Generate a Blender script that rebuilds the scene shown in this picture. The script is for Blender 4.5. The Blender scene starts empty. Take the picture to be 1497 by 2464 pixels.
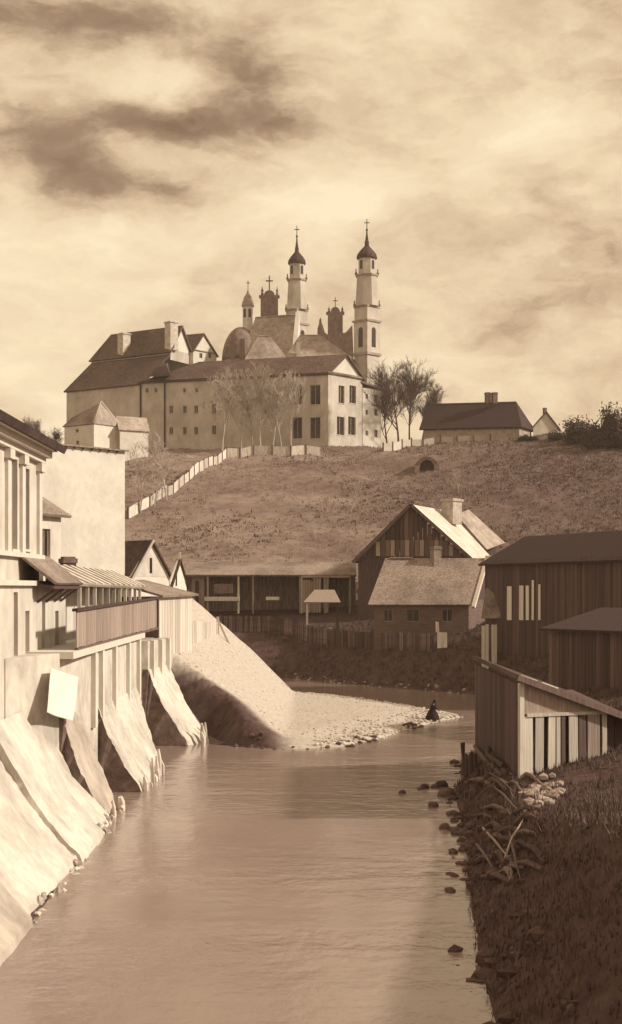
import bpy, bmesh, math, random
import numpy as np
from mathutils import Vector
R = math.radians
random.seed(7); np.random.seed(7)
scene = bpy.context.scene
COL = scene.collection

# ------------------------------------------------------------------ camera
F, CX, HZ, H = 3500.0, 748.5, 1415.0, 9.5      # focal length, centre column, horizon row (1497 px wide picture), eye height over the water
cd = bpy.data.cameras.new('camera'); cam = bpy.data.objects.new('camera', cd); COL.objects.link(cam)
cam.location = (0, 0, H); cam.rotation_euler = (R(90), 0, 0)
cd.sensor_fit = 'HORIZONTAL'; cd.sensor_width = 36; cd.lens = 36*F/1497.0
cd.shift_y = (HZ-1232.0)/1497.0; cd.clip_end = 9000; cd.clip_start = 0.5
scene.camera = cam
# ------------------------------------------------------------------ light
SUN_AZ, SUN_EL = R(94), R(32)
sdir = Vector((math.sin(SUN_AZ)*math.cos(SUN_EL), math.cos(SUN_AZ)*math.cos(SUN_EL), math.sin(SUN_EL)))
sl = bpy.data.lights.new('sun', 'SUN'); sl.energy = 4.8; sl.angle = R(3.0); sl.color = (1.0, 0.92, 0.76)
so = bpy.data.objects.new('sun', sl); COL.objects.link(so); so.rotation_euler = (-sdir).to_track_quat('-Z', 'Y').to_euler()
scene.view_settings.view_transform = 'Standard'; scene.view_settings.look = 'None'
scene.view_settings.exposure = 0.08; scene.view_settings.gamma = 1.0
scene.view_settings.use_curve_mapping = False

# ------------------------------------------------------------------ sky (world): pale daylight sky under broken cloud
def direction(px, py):
    v = Vector(((px-CX)/F, 1.0, (HZ-py)/F)); v.normalize(); return v
w = bpy.data.worlds.new('World'); scene.world = w; w.use_nodes = True
nt = w.node_tree; N = nt.nodes; L = nt.links; N.clear()
def nd(t, **k):
    n = N.new(t)
    for a, b in k.items(): setattr(n, a, b)
    return n
def link(a, b): L.new(a, b)
def mth(op, a, b=None, c=None, clamp=False):
    n = nd('ShaderNodeMath', operation=op, use_clamp=clamp)
    for i, x in enumerate((a, b, c)):
        if x is None: continue
        if isinstance(x, (int, float)): n.inputs[i].default_value = x
        else: link(x, n.inputs[i])
    return n.outputs[0]
def vmth(op, a, b):
    n = nd('ShaderNodeVectorMath', operation=op)
    for i, x in enumerate((a, b)):
        if x is None: continue
        if isinstance(x, (tuple, Vector)): n.inputs[i].default_value = tuple(x)
        else: link(x, n.inputs[i])
    return n
tc = nd('ShaderNodeTexCoord').outputs['Generated']
def noise(vec, scale, detail=5, rough=0.55):
    n = nd('ShaderNodeTexNoise'); n.inputs['Scale'].default_value = scale
    n.inputs['Detail'].default_value = detail; n.inputs['Roughness'].default_value = rough
    link(vec, n.inputs['Vector']); return n
sv = vmth('MULTIPLY', tc, (1.0, 1.0, 2.1)).outputs[0]
wn = noise(sv, 9, 6, 0.6)
wv = vmth('SUBTRACT', wn.outputs['Color'], (0.5, 0.5, 0.5)).outputs[0]
wv = vmth('MULTIPLY', wv, (0.085, 0.085, 0.055)).outputs[0]
pv = vmth('ADD', tc, wv).outputs[0]
pv2 = vmth('MULTIPLY', pv, (1.0, 1.0, 2.1)).outputs[0]
big = noise(pv2, 8.5, 6, 0.56).outputs['Fac']
fine = noise(pv2, 26, 5, 0.6).outputs['Fac']
tone = mth('ADD', mth('MULTIPLY', mth('SUBTRACT', big, 0.5), 1.3), mth('MULTIPLY', mth('SUBTRACT', fine, 0.5), 0.55))
tone = mth('ADD', tone, 0.66)
BLOBS = [(430, 270, 430, 130, -0.24), (150, 420, 260, 130, -0.2), (1420, 620, 280, 260, -0.12), (300, 60, 420, 90, -0.2), (1300, 900, 300, 200, -0.1),
         (400, 285, 300, 55, -0.85), (580, 170, 170, 60, -0.42), (165, 400, 110, 80, -0.75), (400, 440, 120, 45, -0.26), (150, 40, 280, 70, -0.5),
         (1390, 70, 240, 110, -0.36), (1370, 430, 150, 60, -0.26), (1420, 640, 260, 150, -0.16), (40, 300, 120, 50, -0.22), (620, 30, 150, 60, -0.12),
         (200, 140, 210, 75, 0.30), (450, 215, 200, 45, 0.20), (1010, 430, 300, 110, 0.26), (700, 470, 250, 70, 0.2), (120, 640, 340, 160, 0.24),
         (1290, 300, 190, 70, 0.16), (1080, 10, 240, 60, 0.2), (90, 900, 300, 120, 0.18), (1050, 850, 260, 140, 0.0)]
for px, py, rx, ry, amt in BLOBS:
    c = direction(px, py)
    d = vmth('SUBTRACT', pv, c).outputs[0]
    d = vmth('MULTIPLY', d, (F/rx, 8.0, F/ry)).outputs[0]
    ln = nd('ShaderNodeVectorMath', operation='LENGTH'); link(d, ln.inputs[0])
    mr = nd('ShaderNodeMapRange', interpolation_type='SMOOTHSTEP'); link(ln.outputs['Value'], mr.inputs['Value'])
    mr.inputs['From Min'].default_value = 1.55; mr.inputs['From Max'].default_value = 0.0
    mr.inputs['To Min'].default_value = 0.0; mr.inputs['To Max'].default_value = amt*(.66 if amt < 0 else .9)
    tone = mth('ADD', tone, mr.outputs[0])
ramp = nd('ShaderNodeValToRGB'); link(tone, ramp.inputs[0])
cr = ramp.color_ramp
stops = [(0.0, (.22, .135, .082)), (.22, (.35, .23, .145)), (.5, (.70, .52, .335)), (.70, (.86, .68, .45)), (1.0, (1.0, .84, .57))]
cr.elements[0].position = 0.0; cr.elements[0].color = (*stops[0][1], 1)
cr.elements[1].position = 1.0; cr.elements[1].color = (*stops[-1][1], 1)
for p, c in stops[1:-1]:
    e = cr.elements.new(p); e.color = (*c, 1)
sky = nd('ShaderNodeTexSky', sky_type='NISHITA'); sky.sun_disc = False; sky.sun_elevation = SUN_EL; sky.sun_rotation = SUN_AZ
bw = nd('ShaderNodeRGBToBW'); link(sky.outputs[0], bw.inputs[0])
nsk = vmth('MULTIPLY', bw.outputs[0], (1.0, 0.78, 0.5)).outputs[0]
cl10 = vmth('MULTIPLY', ramp.outputs[0], (10.0, 10.0, 10.0)).outputs[0]
mx = nd('ShaderNodeMix', data_type='RGBA'); mx.inputs['Factor'].default_value = 0.94
link(nsk, mx.inputs['A']); link(cl10, mx.inputs['B'])
bg = nd('ShaderNodeBackground'); bg.inputs['Strength'].default_value = 0.1; link(mx.outputs['Result'], bg.inputs['Color'])
out = nd('ShaderNodeOutputWorld'); link(bg.outputs[0], out.inputs[0])
w.cycles.sampling_method = 'MANUAL'; w.cycles.sample_map_resolution = 256

# ------------------------------------------------------------------ materials: an old brown-toned print, so every paint is a shade of sepia
def S(v):
    g = float(np.interp(v, [.03, .15, .35, .6], [.53, .66, .79, .92])); b = float(np.interp(v, [.03, .15, .35, .6], [.58, .57, .67, .83]))
    return (v, v*g, v*b, 1.0)
MATS = {}
def mat(name, v, var=0.3, scale=2.0, rough=0.9, bump=0.3, stretch=(1, 1, 1), rnd=0.0, stain=0.0, stain_scale=0.25, spec=0.2, dist=0.05, detail=6):
    if name in MATS: return MATS[name]
    m = bpy.data.materials.new(name); m.use_nodes = True
    t = m.node_tree; n = t.nodes; l = t.links
    b = n['Principled BSDF']; b.inputs['Roughness'].default_value = rough; b.inputs['Specular IOR Level'].default_value = spec
    co = n.new('ShaderNodeTexCoord'); mp = n.new('ShaderNodeMapping'); mp.inputs['Scale'].default_value = stretch
    l.new(co.outputs['Object'], mp.inputs['Vector'])
    oi = n.new('ShaderNodeObjectInfo')
    if rnd > 0:
        ad = n.new('ShaderNodeVectorMath'); ad.operation = 'ADD'; sc = n.new('ShaderNodeVectorMath'); sc.operation = 'SCALE'
        sc.inputs[0].default_value = (37, 51, 23); l.new(oi.outputs['Random'], sc.inputs['Scale'])
        l.new(mp.outputs[0], ad.inputs[0]); l.new(sc.outputs[0], ad.inputs[1]); vec = ad.outputs[0]
    else: vec = mp.outputs[0]
    nz = n.new('ShaderNodeTexNoise'); nz.inputs['Scale'].default_value = scale; nz.inputs['Detail'].default_value = detail; nz.inputs['Roughness'].default_value = 0.65
    l.new(vec, nz.inputs['Vector'])
    rp = n.new('ShaderNodeValToRGB'); l.new(nz.outputs['Fac'], rp.inputs[0])
    rp.color_ramp.elements[0].position = 0.30; rp.color_ramp.elements[0].color = S(v*(1-var))
    rp.color_ramp.elements[1].position = 0.70; rp.color_ramp.elements[1].color = S(min(0.92, v*(1+var)))
    col = rp.outputs[0]
    if stain > 0:
        n2 = n.new('ShaderNodeTexNoise'); n2.inputs['Scale'].default_value = stain_scale; n2.inputs['Detail'].default_value = 7; n2.inputs['Roughness'].default_value = 0.62
        l.new(co.outputs['Object'], n2.inputs['Vector'])
        r2 = n.new('ShaderNodeMapRange'); l.new(n2.outputs['Fac'], r2.inputs['Value'])
        r2.inputs['From Min'].default_value = 0.42; r2.inputs['From Max'].default_value = 0.66
        r2.inputs['To Min'].default_value = 1.0; r2.inputs['To Max'].default_value = 1.0-stain
        mu = n.new('ShaderNodeVectorMath'); mu.operation = 'SCALE'; l.new(col, mu.inputs[0]); l.new(r2.outputs[0], mu.inputs['Scale']); col = mu.outputs[0]
    if rnd > 0:
        r3 = n.new('ShaderNodeMapRange'); l.new(oi.outputs['Random'], r3.inputs['Value'])
        r3.inputs['To Min'].default_value = 1-rnd; r3.inputs['To Max'].default_value = 1+rnd
        mu = n.new('ShaderNodeVectorMath'); mu.operation = 'SCALE'; l.new(col, mu.inputs[0]); l.new(r3.outputs[0], mu.inputs['Scale']); col = mu.outputs[0]
    l.new(col, b.inputs['Base Color'])
    if bump > 0:
        bp = n.new('ShaderNodeBump'); bp.inputs['Strength'].default_value = bump; bp.inputs['Distance'].default_value = dist
        l.new(nz.outputs['Fac'], bp.inputs['Height']); l.new(bp.outputs[0], b.inputs['Normal'])
    MATS[name] = m; return m
M_white = mat('limewash_plaster', .63, .08, 1.6, .92, .35, stain=.15, stain_scale=.35)
M_plaster = mat('old_plaster', .58, .12, 1.3, .92, .4, (1, 1, .35), stain=.22, stain_scale=.4)
M_church = mat('church_plaster', .53, .12, .7, .92, .3, (1, 1, .5), stain=.28, stain_scale=.16)
M_trim = mat('trim_plaster', .58, .08, 2, .9, .2)
M_retain = mat('weathered_render', .57, .13, 2.4, .95, .5, (1, 1, .5), stain=.36, stain_scale=.4, dist=.05, detail=9)
M_pile = mat('wet_old_timber', .55, .3, 3, .9, .5, (3, 3, .4), rnd=.2)
M_wood_grey = mat('grey_weathered_boards', .30, .3, 5, .9, .4, (3, 3, .25), rnd=.18)
M_wood_pale = mat('pale_boards', .52, .3, 5, .9, .4, (3, 3, .22), rnd=.25)
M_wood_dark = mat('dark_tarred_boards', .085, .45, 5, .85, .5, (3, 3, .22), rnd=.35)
M_wood_mid = mat('brown_boards', .15, .4, 5, .88, .5, (3, 3, .22), rnd=.35)
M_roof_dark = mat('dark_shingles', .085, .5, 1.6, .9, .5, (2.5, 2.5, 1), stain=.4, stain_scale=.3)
M_roof_tile = mat('old_roof_tiles', .13, .45, 1.2, .9, .5, (1.5, 1.5, 1.5), stain=.35, stain_scale=.12)
M_roof_mid = mat('weathered_shingles', .27, .42, 2.4, .9, .5, (2, 2, 2), stain=.6, stain_scale=.22)
M_roof_grey = mat('grey_sheet_roof', .36, .3, 1.2, .75, .3, (1, 1, 1), stain=.3, stain_scale=.2)
M_roof_pale = mat('pale_and_sunlit_roof', .58, .16, 2.0, .7, .25, stain=.25, stain_scale=.4)
M_thatch = mat('old_thatch', .05, .45, 2.5, .95, .7, (3, 3, 1))
M_glass = mat('dark_window_glass', .03, .3, 1, .25, 0, spec=.5)
M_frame = mat('window_frame_paint', .42, .2, 3, .7, .1)
M_iron = mat('wrought_iron', .035, .3, 3, .6, 0)
M_brick = mat('sooty_brick', .16, .45, 4, .9, .6)
M_stone = mat('river_stone', .10, .45, 5, .8, .6, rnd=.3)
M_rubble = mat('pale_rubble', .3, .35, 4, .9, .6, rnd=.35)
M_cloth = mat('white_linen', .68, .06, 4, .9, .2)
M_bark = mat('pale_bark', .4, .3, 6, .9, .3)
M_bark_d = mat('dark_bark', .10, .35, 6, .9, .3)
M_scrub = mat('dark_scrub_twigs', .07, .5, 3, .9, 0)
M_dress = mat('dark_wool', .03, .4, 12, .95, .3)
M_skin = mat('skin', .42, .1, 8, .6, .05)
M_dry = mat('dry_grass', .26, .45, 1.2, .95, 0)
M_weed = mat('dark_weeds', .11, .5, 1.2, .95, 0)

# ------------------------------------------------------------------ helpers
def P(px, py, D): return Vector(((px-CX)/F*D, D, H+(HZ-py)/F*D))
def X(px, D): return Vector(((px-CX)/F*D, D))
def Zy(py, D): return H+(HZ-py)/F*D
def W(px, py, z=0.0):
    D = (H-z)*F/(py-HZ); return (X(px, D).x, D)
OFF = {}
def empty(name, loc, label, cat, group=None):
    o = bpy.data.objects.new(name, None); COL.objects.link(o); o.location = loc; o.empty_display_size = .3
    o['label'] = label; o['category'] = cat
    if group: o['group'] = group
    OFF[o.name] = Vector(loc); return o
def tag(o, label, cat, group=None, kind=None):
    if label: o['label'] = label
    if cat: o['category'] = cat
    if group: o['group'] = group
    if kind: o['kind'] = kind
    return o
class MB:
    def __init__(s): s.v = []; s.f = []
    def poly(s, pts):
        i = len(s.v); s.v += [Vector(p) for p in pts]; s.f.append(list(range(i, i+len(pts))))
    def slab(s, pts, t):
        pts = [Vector(p) for p in pts]; n = Vector((0, 0, 0))
        for a, b in zip(pts, pts[1:]+pts[:1]): n += (a-pts[0]).cross(b-pts[0])
        n.normalize()
        if n.z < 0: n = -n
        s.solid(pts, [p-n*t for p in pts])
    def solid(s, top, bot):
        i = len(s.v); k = len(top); s.v += [Vector(p) for p in top]+[Vector(p) for p in bot]
        s.f.append(list(range(i, i+k))); s.f.append(list(range(i+2*k-1, i+k-1, -1)))
        for a in range(k):
            b = (a+1) % k; s.f.append([i+a, i+k+a, i+k+b, i+b])
    def prism(s, foot, z0, z1): s.solid([(p[0], p[1], z1) for p in foot], [(p[0], p[1], z0) for p in foot])
    def box(s, a, b):
        s.prism([(a[0], a[1]), (b[0], a[1]), (b[0], b[1]), (a[0], b[1])], a[2], b[2])
    def bar(s, a, b, wd, ht, up=(0, 0, 1)):
        a = Vector(a); b = Vector(b); d = (b-a).normalized(); up = Vector(up)
        if abs(d.dot(up)) > .98: up = Vector((1, 0, 0))
        sd = d.cross(up).normalized(); u2 = sd.cross(d)
        c = [sd*wd/2+u2*ht/2, -sd*wd/2+u2*ht/2, -sd*wd/2-u2*ht/2, sd*wd/2-u2*ht/2]
        s.solid([a+k for k in c], [b+k for k in c])
    def tube(s, pts, rad, n=5, cap=True):
        i0 = len(s.v); pts = [Vector(p) for p in pts]
        for k, p in enumerate(pts):
            d = (pts[min(k+1, len(pts)-1)]-pts[max(k-1, 0)]).normalized()
            ref = Vector((0, 0, 1)) if abs(d.z) < .9 else Vector((1, 0, 0))
            a = d.cross(ref).normalized(); b = a.cross(d)
            for j in range(n):
                t = 2*math.pi*j/n; s.v.append(p+(a*math.cos(t)+b*math.sin(t))*rad[k])
        for k in range(len(pts)-1):
            for j in range(n):
                j2 = (j+1) % n; s.f.append([i0+k*n+j, i0+k*n+j2, i0+(k+1)*n+j2, i0+(k+1)*n+j])
        if cap: s.f.append([i0+j for j in range(n)]); s.f.append([i0+(len(pts)-1)*n+j for j in range(n)][::-1])
    def lathe(s, cx, cy, prof, n=12, rot=0.0, a0=0.0, a1=2*math.pi):
        i0 = len(s.v); full = abs(a1-a0-2*math.pi) < 1e-6; m = n if full else n+1
        for r, z in prof:
            for j in range(m):
                t = rot+a0+(a1-a0)*j/n; s.v.append(Vector((cx+r*math.cos(t), cy+r*math.sin(t), z)))
        for k in range(len(prof)-1):
            for j in range(n):
                j2 = (j+1) % m; s.f.append([i0+k*m+j, i0+k*m+j2, i0+(k+1)*m+j2, i0+(k+1)*m+j])
        if full:
            s.f.append([i0+j for j in range(m)][::-1]); s.f.append([i0+(len(prof)-1)*m+j for j in range(m)])
    def blob(s, c, r, seed=0, sub=1, jit=.25):
        bm = bmesh.new(); bmesh.ops.create_icosphere(bm, subdivisions=sub, radius=1.0); rr = random.Random(seed)
        i0 = len(s.v)
        for v in bm.verts:
            k = 1+rr.uniform(-jit, jit); s.v.append(Vector((c[0]+v.co.x*r[0]*k, c[1]+v.co.y*r[1]*k, c[2]+v.co.z*r[2]*k)))
        for f in bm.faces: s.f.append([i0+v.index for v in f.verts])
        bm.free()
    def mesh(s, name, m, off=Vector((0, 0, 0)), smooth=False):
        me = bpy.data.meshes.new(name); me.from_pydata([tuple(v-off) for v in s.v], [], s.f)
        bm = bmesh.new(); bm.from_mesh(me); bmesh.ops.recalc_face_normals(bm, faces=bm.faces); bm.to_mesh(me); bm.free()
        if smooth:
            for p in me.polygons: p.use_smooth = True
        me.materials.append(m); return me
    def build(s, name, m, parent=None, smooth=False, bevel=0):
        off = OFF[parent.name] if parent else Vector((0, 0, 0))
        o = bpy.data.objects.new(name, s.mesh(name, m, off, smooth)); COL.objects.link(o)
        if parent: o.parent = parent
        OFF[o.name] = off
        if bevel:
            b = o.modifiers.new('bevel', 'BEVEL'); b.width = bevel; b.segments = 2; b.limit_method = 'ANGLE'
        return o
CUBES = {}
def cube_mesh(m):
    if m.name not in CUBES:
        b = MB(); b.box((-.5, -.5, -.5), (.5, .5, .5)); CUBES[m.name] = b.mesh('board', m)
    return CUBES[m.name]
def board(name, parent, p0, p1, z0, z1, t, m, tilt=0.0):
    """an upright board from ground point p0 to p1; boards share one mesh"""
    p0 = Vector(p0[:2]); p1 = Vector(p1[:2]); c = (p0+p1)/2; d = p1-p0
    o = bpy.data.objects.new(name, cube_mesh(m)); COL.objects.link(o); o.parent = parent
    o.location = Vector((c.x, c.y, (z0+z1)/2))-OFF[parent.name]
    o.rotation_euler = (0, tilt+random.uniform(-.009, .009), math.atan2(d.y, d.x)); o.scale = (d.length, t, z1-z0)
    return o
def col_pt(p0, p1, px):
    """point of the line p0-p1 that stands in picture column px"""
    k = (px-CX)/F; d = p1-p0
    t = (k*p0.y-p0.x)/(d.x-k*d.y); return t*d.length
def op(p0, p1, px0, px1, py0, py1):
    s0 = col_pt(p0, p1, px0); s1 = col_pt(p0, p1, px1)
    D = (p0+(p1-p0).normalized()*(s0+s1)/2).y
    return (min(s0, s1), max(s0, s1), Zy(py1, D), Zy(py0, D))
def walls(root, foot, z0, z1, m, openings={}, name='wall', depth=.22, frame=.08, bars=(1, 2), glass=None, sill=True, wmat=None):
    """walls round a footprint with real recessed openings; each opening gets a window with frame and sill"""
    foot = [Vector(p[:2]) for p in foot]; c = sum(foot, Vector((0, 0)))/len(foot); mb = MB()
    for i, p0 in enumerate(foot):
        p1 = foot[(i+1) % len(foot)]; d = (p1-p0); ln = d.length; d.normalize(); n = Vector((d.y, -d.x))
        if (p0-c).dot(n) < 0: n = -n
        ops = [o for o in openings.get(i, []) if o[0] > .02 and o[1] < ln-.02]
        Q = lambda s_, z_, e=0.0: (p0.x+d.x*s_-n.x*e, p0.y+d.y*s_-n.y*e, z_)
        ss = sorted(set([0, ln]+[x for o in ops for x in o[:2]])); zs = sorted(set([z0, z1]+[x for o in ops for x in o[2:]]))
        for a, b in zip(ss, ss[1:]):
            for e, g in zip(zs, zs[1:]):
                sm, zm = (a+b)/2, (e+g)/2
                if any(o[0] < sm < o[1] and o[2] < zm < o[3] for o in ops): continue
                mb.poly([Q(a, e), Q(b, e), Q(b, g), Q(a, g)])
        for o in ops:
            a, b, e, g = o[:4]
            for (u, v, x, y) in ((a, e, b, e), (b, e, b, g), (b, g, a, g), (a, g, a, e)):
                mb.poly([Q(u, v), Q(x, y), Q(x, y, depth), Q(u, v, depth)])
            wb = MB(); wb.solid([Q(a, e, depth-.02), Q(b, e, depth-.02), Q(b, g, depth-.02), Q(a, g, depth-.02)], [Q(a, e, depth+.02), Q(b, e, depth+.02), Q(b, g, depth+.02), Q(a, g, depth+.02)])
            wo = wb.build('window', glass or M_glass, root)
            if frame:
                fb = MB(); q = frame; t = depth-.07
                def strip(a_, b_, e_, g_): fb.solid([Q(a_, e_, t), Q(b_, e_, t), Q(b_, g_, t), Q(a_, g_, t)], [Q(a_, e_, depth-.021), Q(b_, e_, depth-.021), Q(b_, g_, depth-.021), Q(a_, g_, depth-.021)])
                strip(a, a+q, e, g); strip(b-q, b, e, g); strip(a+q, b-q, e, e+q); strip(a+q, b-q, g-q, g)
                for k in range(1, bars[0]+1):
                    x = a+(b-a)*k/(bars[0]+1); strip(x-q*.35, x+q*.35, e+q, g-q)
                fb.build('frame', wmat or M_frame, wo)
            if sill:
                sb = MB(); sb.solid([Q(a-.1, e, -.1), Q(b+.1, e, -.1), Q(b+.1, e, .0), Q(a-.1, e, .0)], [Q(a-.1, e-.1, -.1), Q(b+.1, e-.1, -.1), Q(b+.1, e-.1, .0), Q(a-.1, e-.1, .0)])
                sb.build('sill', M_trim, wo)
    mb.poly([(p.x, p.y, z1) for p in foot])
    return mb.build(name, m, root)
def L3(a, b, t): return Vector(a)*(1-t)+Vector(b)*t
def xyz(p, z): return Vector((p[0], p[1], z))
def gable_roof(root, A, B, C, D, ze, zr, m, over=.5, thick=.18, h0=0.0, h1=0.0, wall=None, name='roof', asym=.5):
    """A-B front eave, D-C back eave; ridge from mid(A,D) to mid(B,C); h0/h1 hip the ends"""
    A, B, C, D = [Vector(p[:2]) for p in (A, B, C, D)]
    e = (B-A).normalized(); f = (D-A).normalized()
    k = (zr-ze)/((D-A).length*asym); kb = (zr-ze)/((D-A).length*(1-asym))
    a, b = A-e*over-f*over, B+e*over-f*over; c, d = C+e*over+f*over, D-e*over+f*over
    za, zc = ze-k*over, ze-kb*over
    r0 = A.lerp(D, asym)-e*over+e*h0; r1 = B.lerp(C, asym)+e*over-e*h1
    mb = MB()
    mb.slab([xyz(a, za), xyz(b, za), xyz(r1, zr), xyz(r0, zr)], thick)
    mb.slab([xyz(c, zc), xyz(d, zc), xyz(r0, zr), xyz(r1, zr)], thick)
    if h0: mb.slab([xyz(d, zc), xyz(a, za), xyz(r0, zr)], thick)
    if h1: mb.slab([xyz(b, za), xyz(c, zc), xyz(r1, zr)], thick)
    ro = mb.build(name, m, root)
    if wall:
        gb = MB()
        if not h0: gb.poly([xyz(A, ze), xyz(D, ze), xyz(A.lerp(D, asym), zr-thick*1.1)])
        if not h1: gb.poly([xyz(B, ze), xyz(C, ze), xyz(B.lerp(C, asym), zr-thick*1.1)])
        if gb.f: gb.build('gable', wall, root)
    return ro
def chimney(parent, c, z0, z1, w_, m, rot=.5, n=1):
    b = MB(); cs, sn = math.cos(rot), math.sin(rot)
    def q(hw, za, zb):
        b.prism([(c[0]+(x*cs-y*sn)*hw, c[1]+(x*sn+y*cs)*hw) for x, y in ((-1, -1), (1, -1), (1, 1), (-1, 1))], za, zb)
    q(w_/2, z0, z1-.35); q(w_/2*1.16, z1-.35, z1-.1); q(w_/2*.9, z1-.1, z1)
    return b.build('chimney', m, parent)
def cross(mb, c, z, h):
    x, y = c; t = max(.07, h*.035)
    mb.box((x-t, y-t, z), (x+t, y+t, z+h)); mb.box((x-h*.24, y-t*.9, z+h*.62), (x+h*.24, y+t*.9, z+h*.62+2*t))

# ------------------------------------------------------------------ the lie of the land
WATER = [(-7.7, 2), W(0, 2330), W(100, 2190), W(190, 2060), (-8.4, 58), (-8.3, 62), (-9.6, 62.5), (-9.6, 68), (-8.0, 69), (-7.9, 77), (-9.4, 78), (-9.4, 94.5),
         (-6.4, 93.5), W(560, 1795), W(690, 1803), W(830, 1796), W(920, 1775), W(1000, 1748), W(1060, 1735), W(1108, 1726), W(1060, 1716), W(992, 1703), W(850, 1681), W(714, 1668), (-6, 137), (-40, 140),
         (-40, 160), W(690, 1632), W(860, 1648), W(1000, 1660), W(1150, 1672), (16.0, 122), (15.0, 106), (12.0, 90), (8.3, 79), (7.9, 70), W(1095, 1895), W(1110, 1960), W(1128, 2020), W(1130, 2120), W(1150, 2250), W(1172, 2380), W(1200, 2464), (3.3, 2)]
WP = np.array([(p[0], p[1]) for p in WATER])
def wdist(x, y):
    """signed distance to the water's edge, positive on land"""
    x = np.asarray(x, float); y = np.asarray(y, float)
    best = np.full(x.shape, 1e9); ins = np.zeros(x.shape, bool)
    for (ax, ay), (bx, by) in zip(WP, np.roll(WP, -1, 0)):
        dx, dy = bx-ax, by-ay; t = np.clip(((x-ax)*dx+(y-ay)*dy)/(dx*dx+dy*dy), 0, 1)
        best = np.minimum(best, np.hypot(x-ax-t*dx, y-ay-t*dy))
        cnd = ((ay > y) != (by > y)); xi = ax+(y-ay)/np.where(dy == 0, 1e-9, dy)*dx
        ins ^= cnd & (x < xi)
    return np.where(ins, -best, best)
def sst(a, b, x): t = np.clip((x-a)/(b-a), 0, 1); return t*t*(3-2*t)
def wob(x, y):
    return (np.sin(x*.31+y*.17+1)+np.sin(x*.13-y*.29+2.1)+.6*np.sin(x*.71+y*.53)+.5*np.sin(-x*.9+y*.61+.7)+.35*np.sin(x*1.9+y*1.3)+.3*np.sin(x*1.1-y*2.3))/3.2
def gravel_mask(x, y, d):
    g = (x > -13) & (x < 12.5) & (y > 84) & (y < 138.5) & (d > -1.2)
    return g & (y < np.where(x > -1.3, 137-(x+1.3)*2.2, 138.5))
def land(x, y):
    x = np.asarray(x, float); y = np.asarray(y, float); d = wdist(x, y); wb = wob(x, y)
    cap = 4.2+.5*sst(11, 17, x)*sst(150, 132, y)*sst(88, 104, y)
    rise = .72
    far = np.minimum(d*rise, cap)+np.clip(d-cap/rise, 0, 24)*.17
    # near right bank: low under the sheds, its nearest stretch raised to shade the water
    capn = np.clip(8.5-.134*y, 1.6, 4.6); near = np.minimum(d*.95, capn)+np.clip(d-capn/.95, 0, 60)*np.where(y < 58, .05, .2)
    t = sst(84, 104, y); bank = near*(1-t)+far*t
    hill = np.interp(y, [150, 175, 190, 240, 285, 305, 420, 4000], [-9, 5.5, 10.4, 25.2, 37.0, 37.8, 38.6, 38.6])
    hill = hill+.075*np.clip(x-15, 0, 60)*sst(185, 240, y)-.05*np.clip(-x-30, 0, 60)*sst(185, 230, y)
    hill = hill+wb*.55*sst(180, 200, y)*sst(300, 280, y)
    h = np.maximum(bank, hill)
    # gravel bank on the inside of the bend
    g = gravel_mask(x, y, d)
    gz = .12+np.clip(d, 0, 4)*.10+np.clip(-x-1.6, 0, 9)*(.53+.010*np.clip(y-90, 0, 40))
    gz = np.minimum(gz, np.clip(d, 0, 99)*np.where(y < 104, 1.6, .95)+.02)
    h = np.where(g, gz, h)
    # left terrace behind the retaining walls
    ter = 6.4-.05*np.clip(x+11, -60, 0)
    lt = (x < np.where(y < 96, -13.0, -10.9)) & (y < 128)
    h = np.where(lt, np.maximum(ter, np.where(y > 95, 6.4, ter)), h)
    edge = (x >= -13.0) & (x < -6.0) & (y < 87) & (d > 0)
    h = np.where(edge, np.minimum(d*.25, .5), h)
    h = h+wb*.10*np.clip(d, 0, 1)
    return np.where(d < 0, np.maximum(-1.6, d*.45), h)
def hz(x, y): return float(land(np.array([x]), np.array([y]))[0])
def ground_px(px, py, d0=60, d1=600):
    D = np.arange(d0, d1, .25); x = (px-CX)/F*D; z = H+(HZ-py)/F*D; g = land(x, D); hit = g >= z
    k = np.argmax(hit) if hit.any() else int((288-d0)/.25)
    return Vector((x[k], D[k], g[k]))
xs = np.concatenate([-np.geomspace(1500, 46, 22), np.arange(-45, -16, 1.5), np.arange(-16, 26, .42), np.arange(26.5, 66, 1.3), np.geomspace(67, 1500, 20)])
ys = np.concatenate([np.arange(2, 160, .55), np.arange(160, 320, 1.6), np.geomspace(322, 4200, 26)])
GX, GY = np.meshgrid(xs, ys); GZ = land(GX, GY); GD = wdist(GX, GY)
nx, ny = len(xs), len(ys)
me = bpy.data.meshes.new('ground')
fc = [(j*nx+i, j*nx+i+1, (j+1)*nx+i+1, (j+1)*nx+i) for j in range(ny-1) for i in range(nx-1)]
me.from_pydata(np.stack([GX, GY, GZ], -1).reshape(-1, 3).tolist(), [], fc)
for p in me.polygons: p.use_smooth = True
at = me.color_attributes.new('soil', 'FLOAT_COLOR', 'POINT')
gm = gravel_mask(GX, GY, GD).astype(float)*(1-sst(-.6, -2.6, GX)*sst(3.0, 2.0, GD)*sst(104, 97, GY))
up = sst(176, 192, GY)
hth = sst(2, 42, GX+6*wob(GX*.3, GY*.3))*up
cc = np.stack([gm, up, hth, gm*0+1], -1).reshape(-1).astype(np.float32); at.data.foreach_set('color', cc)
gmat = bpy.data.materials.new('soil_grass_and_gravel'); gmat.use_nodes = True
t = gmat.node_tree; n = t.nodes; l = t.links; b = n['Principled BSDF']; b.inputs['Roughness'].default_value = .95; b.inputs['Specular IOR Level'].default_value = .1
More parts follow.
